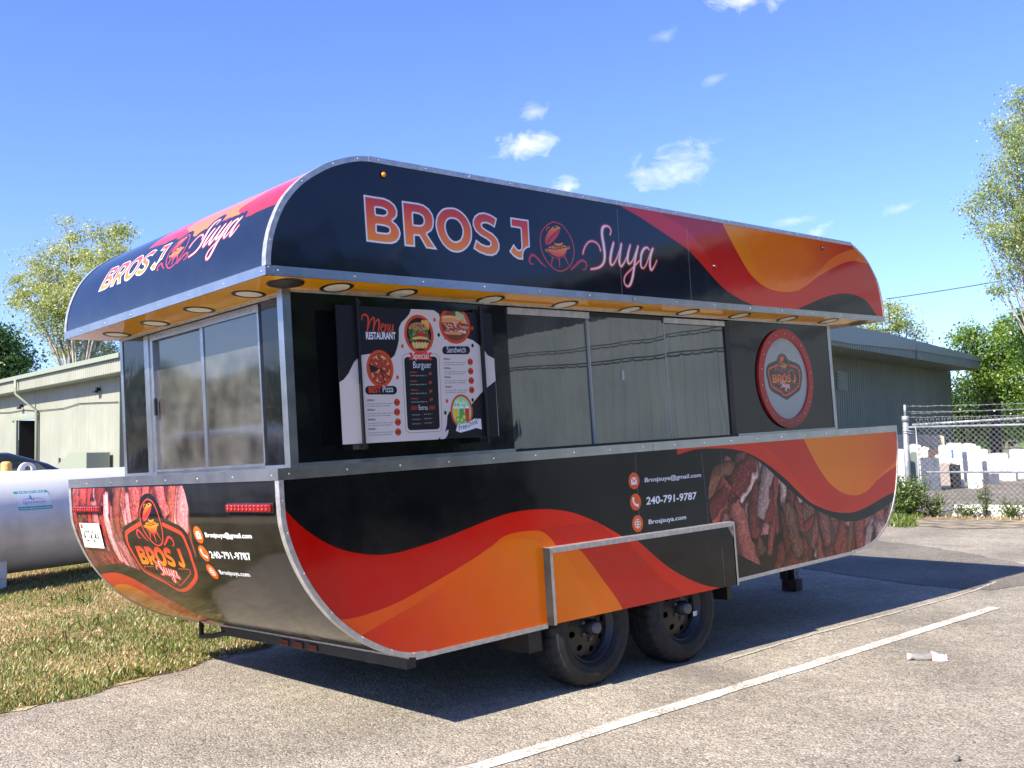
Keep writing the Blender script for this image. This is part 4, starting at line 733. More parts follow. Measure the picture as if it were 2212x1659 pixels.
# cabin
MB().box(.19, .19, 1.29, .235, .2395, 2.144).build('corner_post', M_ALU, ROOT); MB().box(5.224, .19, 1.29, 5.268, .235, 2.144).build('corner_post', M_ALU, ROOT); MB().box(.262, 2.235, 1.29, .30, 2.275, 2.144).build('corner_post', M_ALU, ROOT)
MB().box(.236, .195, 1.310, 1.654, .235, 2.144).build('black_wall_panel', M_BLACK, ROOT); MB().box(3.852, .195, 1.308, 5.2235, .235, 2.144).build('black_wall_panel', M_BLACK, ROOT)
MB().box(.2675, .24, 1.306, .30, .541, 2.144).build('black_wall_panel', M_BLACK, ROOT); MB().box(.2675, 1.925, 1.306, .30, 2.2345, 2.144).build('black_wall_panel', M_BLACK, ROOT)
boxes('soffit_angle', [(.236, .1865, 2.132, 5.22, .1945, 2.1455), (.2585, .24, 2.132, .2672, 2.24, 2.1455)], M_GALV, ROOT)
# rear sliding window
rw = MB().box(.262, 1.80, 1.300, .300, 1.845, 2.125).box(.256, 1.845, 1.300, .302, 1.880, 2.125).box(.264, 1.880, 1.300, .300, 1.926, 2.125).box(.258, .54, 2.085, .302, 1.80, 2.1245).box(.258, .545, 1.291, .302, 1.80, 1.318).box(.258, .541, 1.318, .300, .556, 2.085).build('sliding_window', M_ALU, ROOT)
MB().box(.284, 1.17, 1.318, .289, 1.80, 2.085).build('pane', M_GLR, rw); MB().box(.270, .556, 1.318, .275, 1.165, 2.085).build('pane', M_GLR, rw); MB().box(.264, 1.160, 1.318, .280, 1.182, 2.085).box(.268, 1.187, 1.318, .288, 1.203, 2.085).build('stile', M_ALU, rw); MB().box(.252, 1.775, 1.64, .268, 1.795, 1.74).build('handle', M_BLACKM, rw, bevel=.003)
# long serving window on the side
sw = MB().box(1.6555, .195, 2.10, 3.80, .225, 2.1249).box(1.6555, .186, 1.2905, 3.80, .226, 1.306).box(3.795, .192, 1.2905, 3.8515, .232, 2.125).build('serving_window', M_BLACKM, ROOT)
MB().box(1.6555, .182, 2.083, 2.349, .1905, 2.122).build('header_strip', M_GALV, sw); MB().box(3.09, .182, 2.083, 3.785, .1905, 2.118).build('header_strip', M_GALV, sw)
MB().box(1.66, .209, 1.306, 2.40, .214, 2.0995).build('pane', M_GLS, sw); MB().box(2.35, .196, 1.3065, 3.095, .201, 2.0995).build('pane', M_GLS, sw); MB().box(3.045, .203, 1.3065, 3.795, .2075, 2.0995).build('pane', M_GLS, sw)
boxes('pane_edge', [(2.338, .1945, 1.3066, 2.3495, .2085, 2.0994), (3.0955, .1945, 1.3066, 3.105, .2025, 2.0994), (3.036, .2015, 1.3066, 3.0445, .2075, 2.0994)], M_CLEAR, sw); MB().box(2.63, .190, 1.70, 2.655, .196, 1.765).build('latch', M_ALU, sw, bevel=.002)
# round window
rc = (4.545, 1.706)
rwd = MB()
k0 = 56; ro, ri = .381, .311; pr_ = [(ro, .195), (ro, .177), (ri, .177), (ri, .190)]
for r_, y_ in pr_:
    for j in range(k0): a = 2*math.pi*j/k0; rwd.v.append((rc[0]+r_*math.cos(a), y_, rc[1]+r_*math.sin(a)))
for i in range(3):
    for j in range(k0): rwd.f.append((i*k0+j, i*k0+(j+1) % k0, (i+1)*k0+(j+1) % k0, (i+1)*k0+j)); rwd.sm.append(False)
rwd = rwd.build('round_window', M_RING, ROOT)
o = MB().quad(*[(rc[0]+(ri+.002)*math.cos(2*math.pi*j/48), .189, rc[1]+(ri+.002)*math.sin(2*math.pi*j/48)) for j in range(48)]).build('pane', M_BRIGHTIN, rwd); f = cuv(WB); uvmap(o, lambda i, c: f(c.x, c.z))
bo = MB().ball((0, 0, 0), .0075, 4, (1, .6, 1)).build('bolt', M_STEEL, rwd)
for j in range(18):
    a = 2*math.pi*(j+.4)/18
    if j: bo = bo.copy(); COL.objects.link(bo)
    bo.location = (rc[0]+.346*math.cos(a), .175, rc[1]+.346*math.sin(a))
# menu board
mbd = MB().box(.428, .1008, 1.385, 1.452, .1045, 2.065).build('menu_board', M_BLACKM, ROOT)
o = MB().quad((.428, .100, 1.385), (1.452, .100, 1.385), (1.452, .100, 2.065), (.428, .100, 2.065)).build('poster', M_POST, mbd); f = cuv(MP); uvmap(o, lambda i, c: f(c.x, c.z))
for x0, x1 in ((.541, .553), (1.352, 1.37)): MB().box(x0, .084, 1.355, x1, .0995, 2.10).build('rail', M_BLACKM, mbd)
for x, z in ((.56, 2.085), (1.33, 2.072), (1.33, 1.37), (.56, 1.37)): MB().box(x-.01, .105, z-.012, x+.02, .194, z+.012).build('bracket', M_BLACKM, mbd)
MB().box(.515, .09, 1.362, .541, .10, 1.384).build('clip', M_BLACKM, mbd)
# inside of the cabin, dim
MB().box(.31, .25, .80, 5.2, 2.26, .82).build('cabin_floor', M_INTD, ROOT); MB().box(.31, 2.24, .82, 5.2, 2.26, 2.144).build('back_wall', M_INT, ROOT); MB().box(5.19, .25, .82, 5.21, 2.24, 2.144).build('end_wall', M_INTD, ROOT)
MB().box(.6, 1.70, .82, 4.6, 2.2, 1.38).build('kitchen_counter', M_ALU, ROOT); MB().box(.9, 1.95, 1.38, 1.9, 2.23, 1.75).box(1.2, 1.6, 1.95, 3.4, 2.23, 2.14).build('extractor_hood', M_ALU, ROOT)
MB().box(2.30, 1.2, .82, 2.36, 1.26, 2.144).build('inner_post', M_GALV, ROOT)
# fender skirt over the wheels
fo = sidepanel('fender_skirt', [(1.612, .346), (3.352, .322), (3.352, .728), (1.612, .752)], -.07, -.062, M_LS, LS)
MB().quad((1.625, -.0745, .728), (3.34, -.0745, .705), (3.352, -.0745, .732), (1.612, -.0745, .756)).quad((1.612, -.0745, .756), (3.352, -.0745, .732), (3.352, -.0217, .735), (1.612, -.0217, .758)).quad((1.612, -.0745, .34), (1.634, -.0745, .34), (1.634, -.0745, .728), (1.612, -.0745, .756)).quad((3.336, -.0745, .316), (3.354, -.0745, .316), (3.354, -.0745, .732), (3.336, -.0745, .705)).quad((3.354, -.0745, .316), (3.354, -.0217, .316), (3.354, -.0217, .735), (3.354, -.0745, .732)).build('skirt_trim', M_GALV, fo)
MB().quad((1.6115, -.0740, .34), (1.6115, -.0217, .336), (1.6115, -.0217, .756), (1.6115, -.0740, .756)).build('skirt_side', M_CHAS, fo)
sidepanel('fender_skirt', [(1.612, .346), (3.352, .322), (3.352, .728), (1.612, .752)], W_+.06, W_+.07, M_LS, LS)
# chassis
MB().box(.80, .02, .336, 5.2, W_-.02, .36).build('underbody', M_CHAS, ROOT)
ch = MB()
for y in (.42, 2.0): ch.box(.75, y, .245, 5.0, y+.06, .335)
for x in (.9, 2.0, 2.846, 3.8, 4.9): ch.box(x-.03, .3, .25, x+.03, 2.2, .335)
for x, z in ((2.0, .27), (2.846, .247)): ch.tube([(x, .1, z), (x, W_-.1, z)], .035)
for y, s_ in ((.42, 1), (2.05, -1)): ch.tube([(4.7, y, .28), (6.35, 1.2+.03*s_*-1, .27)], .04, 6)
ch.box(6.2, 1.15, .24, 6.5, 1.31, .31); ch.build('chassis', M_CHAS, ROOT)
boxes('mud_flap', [(1.50, .02, .20, 1.60, .26, .335), (3.36, .03, .21, 3.41, .27, .335)], M_CHAS, ROOT); MB().box(1.62, .26, .335, 3.34, .30, .72).box(1.62, -.0, .712, 3.34, .30, .722).build('wheel_well', M_CHAS, ROOT)
MB().box(.645, -.02, .285, .70, 1.80, .334).build('rear_bumper', M_CHAS, ROOT)
for y in (1.10, .955, .81): MB().box(.636, y-.045, .292, .6445, y+.045, .326).build('clearance_light', M_REDD, ROOT, bevel=.004)
MB().tube([(.66, 2.14, .34), (.66, 2.15, .245), (.66, 1.99, .262), (.66, 1.79, .30)], .017, 8).build('step_bracket', M_CHAS, ROOT)
MB().box(.652, Y0, .333, .660, W_, .350).build('rear_bottom_angle', M_GALV, ROOT)
# wheels
def wheel(x, z, R, y0, sgn, first=None):
    Y = lambda q: q*sgn
    T = [(R*.60, .035), (R*.66, .006), (R*.80, -.006), (R*.90, .004), (R*.965, .022), (R*.99, .034), (R, .050), (R, .088), (R-.009, .090), (R-.009, .098), (R, .10), (R, .128), (R-.009, .13), (R-.009, .138), (R, .14), (R, .18), (R*.985, .20), (R*.9, .225), (R*.7, .23), (R*.6, .2)]
    nseg = 144
    def mod(i, j, r): 
        if i in (4, 5, 6, 7, 10, 11, 14, 15, 16): return r-(.0075 if (j+(0 if i < 9 else 1 if i < 13 else 2)) % 4 == 0 else 0)
        return r
    ty = MB().lathe([(r, Y(o)) for r, o in T], (x, y0, z), 'y', nseg, False, mod).build('wheel', M_TYRE, ROOT)
    # rim disc with real hand holes
    rr = R*.605; rb = MB()
    rb.lathe([(rr, Y(.036)), (rr-.004, Y(.028)), (rr-.012, Y(.030)), (rr-.016, Y(.055)), (rr-.028, Y(.060)), (rr-.034, Y(.075))], (x, y0, z), 'y', 56)
    r_in, r_out, rh, rc_ = .075, rr-.034, .0165, (.075+rr-.034)/2+.008
    yin = Y(.048); yo = Y(.075); N = 8
    dep = lambda r: yin+(yo-yin)*((r-r_in)/(r_out-r_in))
    for s_ in range(N):
        a0 = 2*math.pi*s_/N+.2; K = 24
        pc = (rc_*math.cos(a0), rc_*math.sin(a0)); inner, outer = [], []
        for j in range(K):
            th = 2*math.pi*j/K; d = (math.cos(a0+th), math.sin(a0+th)); t_ = 0
            lo_, hi_ = 0, .3
            for _ in range(30):
                t_ = (lo_+hi_)/2; q = (pc[0]+d[0]*t_, pc[1]+d[1]*t_); r_ = math.hypot(*q); da = (math.atan2(q[1], q[0])-a0+math.pi) % (2*math.pi)-math.pi
                if r_in <= r_ <= r_out and abs(da) <= math.pi/N: lo_ = t_
                else: hi_ = t_
            outer.append((pc[0]+d[0]*lo_, pc[1]+d[1]*lo_)); inner.append((pc[0]+d[0]*rh*1.15, pc[1]+d[1]*rh*1.15))
        P = lambda q: (x+q[0], y0+dep(math.hypot(*q)), z+q[1])
        for j in range(K): j2 = (j+1) % K; rb.quad(P(inner[j]), P(inner[j2]), P(outer[j2]), P(outer[j]))
        for j in range(K): j2 = (j+1) % K; a_, b_ = P(inner[j]), P(inner[j2]); rb.quad(a_, b_, (b_[0], b_[1]+Y(.012), b_[2]), (a_[0], a_[1]+Y(.012), a_[2]))
    rb.lathe([(.0, Y(.044)), (.05, Y(.044)), (.075, Y(.048))], (x, y0, z), 'y', 40)
    rim = rb.build('rim', M_RIM, ty)
    MB().lathe([(0, Y(.13)), (rr-.01, Y(.13)), (rr-.005, Y(.05))], (x, y0, z), 'y', 40).build('brake_drum', M_PIT, ty)  # near-black colour stands in for the shade behind the hand holes
    MB().lathe([(.046, Y(.045)), (.045, Y(.0)), (.040, Y(-.004))], (x, y0, z), 'y', 28).build('hub', M_CHAS, ty); MB().lathe([(.034, Y(-.002)), (.031, Y(-.022)), (.026, Y(-.026)), (0, Y(-.027))], (x, y0, z), 'y', 28).build('hub_cap', M_HUB, ty)
    for j in range(6):
        a = 2*math.pi*j/6+.5; MB().lathe([(.010, Y(.046)), (.0095, Y(.032)), (.006, Y(.029)), (0, Y(.029))], (x+.064*math.cos(a), y0, z+.064*math.sin(a)), 'y', 6, False).build('lug_nut', M_HUB, ty)
    return ty
wheel(1.975, .265, .333, -.035, 1); wh2 = wheel(2.82, .243, .335, -.035, 1); wheel(2.0, .34, .337, W_, -1); wheel(2.846, .32, .337, W_, -1)
MB().box(2.955, .014, .168, 3.0, .0155, .198).build('sticker', mat('sticker_white', (.7, .7, .72, 1), .5), wh2)
# rear lights, plate, markers
def on_rear(s, y, out=0.0):
    c = cr(LO, 14); S_ = np.concatenate([[0], np.cumsum(np.hypot(*np.diff(c, axis=0).T))]); return (np.interp(s, S_, c[:, 0])-out, y, np.interp(s, S_, c[:, 1]))
for y0, y1, s0, s1 in ((.034, .450, .103, .140), (1.985, 2.40, .113, .146)):
    x, _, za = on_rear(s0, 0); _, _, zb = on_rear(s1, 0); led = MB().box(-.022, y0, zb, .001, y1, za).build('tail_light', M_REDL, ROOT, bevel=.008)
    db = MB()
    for i in range(11):
        for j in range(2): db.ball((-.023, y0+.03+(y1-y0-.06)*i/10, zb+(za-zb)*(.3+.4*j)), .009, 4, (.4, 1, 1))
    tag(db.build('led_dots', M_REDB, led), kind='stuff'); MB().box(-.006, y0-.006, zb-.005, -.0005, y1+.006, za+.005).build('gasket', M_CHAS, led)
pq = [on_rear(.374, 2.395, .010), on_rear(.374, 2.09, .010), on_rear(.214, 2.055, .010), on_rear(.214, 2.36, .010)]
pq = [(pq[0][0]-.006, 2.384, pq[0][2]), (pq[0][0]-.006, 2.079, pq[0][2]), (pq[2][0]-.004, 2.035, pq[2][2]), (pq[2][0]-.004, 2.34, pq[2][2])]
lpn = MB().quad(*pq).build('licence_plate', M_PLATE, ROOT, fix=False); uvq = [(0, 0), (1, 0), (1, 1), (0, 1)]; uvmap(lpn, lambda i, c: uvq[i])
MB().quad(*[(q[0]+.004, q[1], q[2]) for q in pq]).build('plate_back', M_CHAS, lpn)
for x, z, m_ in ((.686, 2.718, M_AMB), (4.916, 2.715, M_REDL), (3.453, 2.461, M_REDL)):
    mk = MB().lathe([(0, -.016), (.008, -.015), (.013, -.008), (.014, 0)], (x, 0, z), 'y', 16).build('marker_light', m_, ROOT); MB().lathe([(.0145, -.005), (.019, -.005), (.020, 0)], (x, 0, z), 'y', 16, False).build('grommet', M_BLACKM, mk)
rv = MB()
for y in (.62, .86, 1.15, 1.9): rv.ball((.50, y, 2.785), .018, 5, (1, 1, .8))
rv.build('roof_marker', M_BLACKM, ROOT)
# jack and safety chain at the tongue
MB().tube([(5.93, 1.15, -.055), (5.93, 1.15, .30)], .032, 12).box(5.88, 1.10, -.068, 5.98, 1.20, -.054).box(5.86, 1.17, -.054, 5.90, 1.22, .30).build('tongue_jack', M_CHAS, ROOT)
cm = MB()
def link(c, d, up_, L=.024, r=.005):
    c, d = Vector(c), Vector(d).normalized(); u = Vector(up_); s_ = d.cross(u).normalized(); u = s_.cross(d)
    pts = [c+d*L*math.cos(a)+s_*L*.62*math.sin(a) for a in np.linspace(0, 2*math.pi, 11)]; cm.tube(pts, r, 5, False)
for k, (xa, ya, n_) in enumerate(((6.02, 1.14, 7), (6.10, 1.16, 6))):
    for i in range(n_): link((xa+.004*i*(1-2*k), ya+.002*i, .15-.040*i-.05*(1-k)), (.1, 0, 1), (1, .2, 0) if i % 2 else (.2, 1, 0), .027, .006)
for i in range(8): link((6.08+.045*i, 1.12-.012*i+.02*(i % 3), -.183-.0012*i), (1, -.25+.2*(i % 2), 0), (0, .35, 1) if i % 2 else (0, 1, .6), .03, .006)
cm.build('safety_chain', M_GALV, ROOT)
# ------------------------------------------------------------------ small things on the lot
M_WOOD = mat('dark_timber', (.05, .03, .022, 1), .8); vary(M_WOOD, (.035, .022, .016, 1), (.085, .05, .036, 1), 14, 6, .4, 60)
blk = MB().box(-.085, -.068, 0, .085, .068, .097).build('wood_block', M_WOOD, bevel=.004); blk.location = (5.94, 1.145, .001); blk.rotation_euler[2] = .22
tag(blk, 'dark timber block under the trailer tongue jack', 'wood block')
pt = thing('litter_bottle', 'clear crushed plastic bottle with pink and white wrapper lying on the asphalt', 'litter', (3.85, -1.09, .0))
M_PET = glass_mat('pet_plastic', (.95, .96, .96, 1), .07, .8, 30, .02, .5); M_WRAP = mat('pink_wrapper', srgb(232, 196, 204), .5); vary(M_WRAP, srgb(226, 130, 150), srgb(240, 236, 238), 16)
dv = Vector((.66, -.75, 0)).normalized(); pv = Vector((.75, .66, 0)).normalized()
bt = [(-.115, .012), (-.112, .019), (-.085, .020), (-.078, .024), (-.02, .023), (.0, .020), (.02, .024), (.03, .018)]
MB().tube([dv*x+Vector((0, 0, .024+.003*math.sin(40*x))) for x, r in bt], [r for x, r in bt], 14).build('bottle', M_PET, pt)
MB().tube([dv*x+Vector((0, 0, .024)) for x in (-.128, -.108)], .0195, 14).build('cap', mat('white_cap', (.75, .75, .76, 1), .4), pt)
wv = MB(); R = random.Random(5); g = [[(dv*(.01+.024*i)+pv*(-.04+.016*j)+Vector((0, 0, max(.003, .05*math.sin(math.pi*j/5)*(1-.12*i)+R.uniform(-.012, .014))))) for j in range(6)] for i in range(5)]
for i in range(4):
    for j in range(5): wv.quad(g[i][j], g[i+1][j], g[i+1][j+1], g[i][j+1])
wv.build('wrapper', M_WRAP, pt)
M_STONE = mat('grey_stone', (.16, .15, .14, 1), .9); st = MB().ball((0, 0, .011), .018, 5, (1.2, .9, .75)).build('pebble', M_STONE); st.location = (1.99, -2.06, 0)
for v in st.data.vertices: v.co += Vector((R.uniform(-1, 1), R.uniform(-1, 1), R.uniform(-.3, .3)))*.0025
tag(st, 'small grey stone lying loose on the asphalt', 'stone')
# ------------------------------------------------------------------ propane tank
az = math.radians(20); TK = thing('propane_tank', 'long white propane tank lying on steel legs beside the grass', 'tank', (1.04, 7.36, 0)); TK.rotation_euler[2] = az
M_TANK = mat('tank_white', srgb(190, 190, 188), .32, 0, .5, .2); vary(M_TANK, srgb(184, 183, 178), srgb(216, 216, 214), 2.2, 9, .06, 12, lo=.25, hi=.5)
tr_, tz, ty_ = .545, .655, .30
MB().lathe([(0, -2.55), (.2, -2.52), (.38, -2.40), (.50, -2.2), (tr_, -1.95), (tr_, 2.6), (.50, 2.85), (.38, 3.05), (.2, 3.17), (0, 3.2)], (0, ty_, tz), 'x', 64).build('tank_shell', M_TANK, TK)
for x in (-.09, 2.2): MB().box(x-.07, ty_-.40, 0, x+.07, ty_-.30, .4).box(x-.07, ty_+.30, 0, x+.07, ty_+.40, .4).box(x-.06, ty_-.42, .12, x+.06, ty_+.42, .2).build('leg', M_TANK, TK)
lg = MB(); K = 20
for w0, yy in ((.055, -.012), (.055, .012)): pass
lv = [(math.cos(math.pi*j/(K-1)), math.sin(math.pi*j/(K-1))) for j in range(K)]
for j in range(K-1):
    (a, b), (c, d) = lv[j], lv[j+1]
    for yy in (ty_-.015, ty_+.015): lg.quad((.52+.11*a, yy, 1.185+.105*b), (.52+.11*c, yy, 1.185+.105*d), (.53+.05*c, yy, 1.205+.05*d), (.53+.05*a, yy, 1.205+.05*b))
    lg.quad((.52+.11*a, ty_-.015, 1.185+.105*b), (.52+.11*c, ty_-.015, 1.185+.105*d), (.52+.11*c, ty_+.015, 1.185+.105*d), (.52+.11*a, ty_+.015, 1.185+.105*b))
    lg.quad((.53+.05*a, ty_-.015, 1.205+.05*b), (.53+.05*c, ty_-.015, 1.205+.05*d), (.53+.05*c, ty_+.015, 1.205+.05*d), (.53+.05*a, ty_+.015, 1.205+.05*b))
lg.build('lifting_lug', M_TANK, TK, fix=False)
MB().lathe([(tr_+.0012, -.012), (tr_+.003, 0), (tr_+.0012, .012)], (-.55, ty_, tz), 'x', 64).lathe([(tr_+.0012, -.012), (tr_+.003, 0), (tr_+.0012, .012)], (1.9, ty_, tz), 'x', 64).build('weld_seam', M_TANK, TK)
sg = MB(); K = 8; a0, a1 = .27, .665
for i in range(K+1):
    t = a0+(a1-a0)*(1-i/K)
    for x in (.02, .425): sg.v.append((x, ty_-(tr_+.003)*math.cos(t), tz+(tr_+.003)*math.sin(t)))
for i in range(K): sg.f.append((2*i, 2*i+2, 2*i+3, 2*i+1)); sg.sm.append(True)
so = sg.build('sign', M_SIGN, TK, fix=False); uvmap(so, lambda i, c: ((i % 2), 1-(i//2)/K))
# bollard and the dark car behind the tank
M_YEL = mat('yellow_paint', srgb(224, 178, 104), .6); vary(M_YEL, srgb(206, 158, 84), srgb(230, 188, 118), 8)
bo_ = MB().lathe([(0, 1.29), (.04, 1.287), (.062, 1.272), (.066, 1.255), (.066, 0)], (0, 0, 0), 'z', 20).build('bollard', M_YEL); bo_.location = (1.88, 10.0, 0); tag(bo_, 'faded yellow bollard standing behind the white tank', 'bollard')
M_CAR = mat('dark_car_paint', (.012, .015, .02, 1), .12, 0, .6, 1); M_CGL = mat('car_glass', (.02, .03, .03, 1), .04, 0, .8)
def loft(secs, name, m, par):
    mb = MB(); n_ = len(secs[0])
    for s_ in secs: mb.v += s_
    for i in range(len(secs)-1):
        for j in range(n_-1): mb.f.append((i*n_+j, i*n_+j+1, (i+1)*n_+j+1, (i+1)*n_+j)); mb.sm.append(True)
    mb.f.append(tuple(range(n_))); mb.f.append(tuple(range((len(secs)-1)*n_, len(secs)*n_))[::-1]); mb.sm += [False]*2
    return mb.build(name, m, par)
def csec(x, hw, zb, zt, rnd=.08): return [(x, -hw, zb), (x, -hw, zt-rnd), (x, -hw+rnd*.4, zt-rnd*.3), (x, -hw+rnd*1.2, zt), (x, 0, zt+.012), (x, hw-rnd*1.2, zt), (x, hw-rnd*.4, zt-rnd*.3), (x, hw, zt-rnd), (x, hw, zb)]
def make_car(CAR, M_CAR):
    body = loft([csec(-2.2, .72, .38, .66), csec(-2.1, .86, .24, .82), csec(-1.2, .9, .2, .90), csec(0, .9, .2, .92), csec(1.1, .9, .2, .90), csec(2.0, .86, .24, .78), csec(2.25, .7, .36, .62)], 'body', M_CAR, CAR)
    loft([csec(-1.55, .62, .88, .90, .01), csec(-.95, .70, .88, 1.30), csec(-.3, .72, .88, 1.405), csec(.5, .71, .88, 1.40), csec(1.0, .69, .88, 1.24), csec(1.65, .64, .88, .895, .01)], 'roof', M_CAR, CAR)
    for s_ in (-1, 1): MB().quad((-1.2, s_*.725, .93), (1.25, s_*.725, .93), (.85, s_*.724, 1.26), (.45, s_*.722, 1.33), (-.3, s_*.728, 1.33), (-.85, s_*.724, 1.25)).build('window', M_CGL, CAR)
    MB().quad((-1.54, -.5, .93), (-1.54, .5, .93), (-1.0, .5, 1.272), (-1.0, -.5, 1.272)).build('windscreen', M_CGL, CAR)
    for x in (-1.35, 1.35):
        for s_ in (-1, 1): t_ = MB().lathe([(.2, -.1), (.32, -.1), (.33, -.06), (.33, .06), (.32, .1), (.2, .1)], (x, s_*.8, .33), 'y', 28).build('wheel', M_TYRE, CAR); MB().lathe([(0, -.09), (.2, -.08)], (x, s_*.8, .33), 'y', 20).build('rim', M_HUB, t_)
CAR = thing('parked_car', 'dark parked car whose roof shows behind the white tank', 'car', (2.1, 12.4, 0)); CAR.rotation_euler[2] = math.radians(-14)
make_car(CAR, M_CAR)
CAR2 = thing('parked_car', 'white parked car left of the lot, seen mirrored in the rear sliding window', 'car', (-3.9, 8.6, 0)); CAR2.rotation_euler[2] = math.radians(62)
make_car(CAR2, mat('white_car_paint', srgb(214, 214, 212), .15, 0, .5, 1))
# ------------------------------------------------------------------ metal buildings
def clad_mat(name, c1, c2):
    # painted sheet steel with rain streaks and dirt runs
    m = mat(name, c1, .5, .0, .35); vary(m, c1, c2, .8, 6, .05, 20, lo=.3, hi=.7); n, l, b = nodes(m); src = b.inputs['Base Color'].links[0].from_socket
    t = n.new('ShaderNodeTexCoord'); mp = n.new('ShaderNodeMapping'); mp.inputs['Scale'].default_value = (3.2, 3.2, .22); l.new(t.outputs['Object'], mp.inputs[0]); z = n.new('ShaderNodeTexNoise'); z.inputs['Scale'].default_value = 1.6; z.inputs['Detail'].default_value = 8; z.inputs['Roughness'].default_value = .7; l.new(mp.outputs[0], z.inputs['Vector'])
    q = n.new('ShaderNodeMapRange'); q.inputs[1].default_value = .48; q.inputs[2].default_value = .72; q.inputs[3].default_value = 0; q.inputs[4].default_value = .24; l.new(z.outputs['Fac'], q.inputs[0]); x = n.new('ShaderNodeMix'); x.data_type = 'RGBA'; l.new(q.outputs[0], x.inputs[0]); l.new(src, x.inputs[6]); x.inputs[7].default_value = (c1[0]*.5, c1[1]*.46, c1[2]*.38, 1); l.new(x.outputs[2], b.inputs['Base Color']); return m
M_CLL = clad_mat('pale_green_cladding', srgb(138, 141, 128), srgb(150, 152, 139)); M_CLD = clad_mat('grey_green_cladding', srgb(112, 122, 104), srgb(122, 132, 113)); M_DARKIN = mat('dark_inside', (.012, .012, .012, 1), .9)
M_CLW = clad_mat('cream_grey_cladding', srgb(104, 114, 118), srgb(116, 126, 130)); M_TRIMG = mat('green_trim', srgb(136, 144, 126), .45); M_TRIMD = mat('dark_green_trim', srgb(112, 122, 106), .45)
class Frame:
    # wall coordinates: along the wall, out from the wall, up
    def __init__(s, origin, deg): s.o = Vector(origin); a = math.radians(deg); s.u = Vector((math.cos(a), math.sin(a), 0)); s.n = Vector((s.u.y, -s.u.x, 0))
    def __call__(s, a, z, out=0.0): q = s.o+s.u*a+s.n*out; return (q.x, q.y, z)
def ribbed(fr, a0, a1, z0, z1, pitch, depth, out=0.0, ztop=None):
    # ribbed steel sheet: flat pans with narrow raised ribs
    mb = MB(); a = a0; zt = (lambda q: z1) if ztop is None else ztop; P = []
    while a < a1: P += [(a, 0), (a+pitch*.62, 0), (a+pitch*.72, depth), (a+pitch*.90, depth)]; a += pitch
    P = [q for q in P if q[0] < a1]+[(a1, 0)]
    for (p, d), (q, e) in zip(P[:-1], P[1:]): mb.quad(fr(p, z0, out+d), fr(q, z0, out+e), fr(q, zt(q), out+e), fr(p, zt(p), out+d))
    return mb
def fbox(mb, fr, a0, a1, o0, o1, z0, z1, z0b=None, z1b=None):
    z0b = z0 if z0b is None else z0b; z1b = z1 if z1b is None else z1b
    c = [fr(a0, z0, o0), fr(a1, z0b, o0), fr(a1, z0b, o1), fr(a0, z0, o1), fr(a0, z1, o0), fr(a1, z1b, o0), fr(a1, z1b, o1), fr(a0, z1, o1)]; k = len(mb.v); mb.v += c
    for f in ((0, 3, 2, 1), (4, 5, 6, 7), (0, 1, 5, 4), (1, 2, 6, 5), (2, 3, 7, 6), (3, 0, 4, 7)): mb.f.append(tuple(k+i for i in f)); mb.sm.append(False)
    return mb
def ftube(fr, P, r, mb, n=8): return mb.tube([fr(a, z, o) for a, z, o in P], r, n)
# left building: the sunlit wall faces the sun; a runs away from the camera
LB = thing('metal_building', 'pale green ribbed metal building in sunlight with an open doorway, behind the white tank', 'building', (9.35, 23.27, 0))
fL = Frame((9.35, 23.27, 0), 87)
# Frame normal for azimuth 87 points to +x; flip so that 'out' is towards the sun
fL.n = -fL.n
def par(o, root):
    o.parent = root; o.matrix_parent_inverse = (Matrix.LocRotScale(root.location, root.rotation_euler, None)).inverted(); return o
def bboxes(name, L, fr, m, root):
    return [par(fbox(MB(), fr, *q).build(name, m), root) for q in L]
def bpart(mb, name, m, root, **k): return par(mb.build(name, m, **k), root)
for a0, a1, z0, z1 in ((1.6, 9.5, 0, 3.6), (9.5, 11.98, 2.60, 3.6), (11.98, 26, 0, 3.6)): bpart(ribbed(fL, a0, a1, z0, z1, .19, .013), 'wall', M_CLL, LB, fix=False)
bpart(fbox(MB(), fL, 1.6, 26, -8.0, -7.9, 0, 3.6), 'rear_wall', M_CLL, LB); bpart(fbox(MB(), fL, 1.55, 1.62, -8, -.001, 0, 3.6), 'end_wall', M_TRIMD, LB)
bpart(ribbed(fL, -.2, 26, 3.57, 3.92, .19, .018, .55), 'fascia', M_CLL, LB, fix=False)
bboxes('gutter', [(-.2, 26, .53, .66, 3.93, 4.06)], fL, M_TRIMG, LB); bboxes('eave_soffit', [(-.2, 26, .02, .549, 3.56, 3.572)], fL, M_TRIMG, LB)
rf = MB(); rf.quad(fL(-.2, 4.0, .6), fL(26, 4.0, .6), fL(26, 5.2, -8), fL(-.2, 5.2, -8)); bpart(rf, 'roof', M_TRIMG, LB, fix=False)
bpart(fbox(MB(), fL, -.2, 9.4, .03, .06, 2.83, 2.86), 'header', M_TRIMG, LB) if False else None
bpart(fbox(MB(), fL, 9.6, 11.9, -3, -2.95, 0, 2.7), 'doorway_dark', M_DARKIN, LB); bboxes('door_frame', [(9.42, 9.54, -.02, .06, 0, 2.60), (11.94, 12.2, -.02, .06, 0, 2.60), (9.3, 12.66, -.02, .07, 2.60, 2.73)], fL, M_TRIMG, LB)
bboxes('door_jamb', [(9.54, 9.6, -3, -.03, 0, 2.6), (11.9, 11.94, -3, -.03, 0, 2.6)], fL, M_DARKIN, LB); bboxes('shelf', [(9.7, 10.3, -1.5, -1.2, 0, 1.35), (10.5, 11.7, -1.8, -1.3, 0, 1.3)], fL, mat('cardboard', (.16, .10, .06, 1), .9), LB)
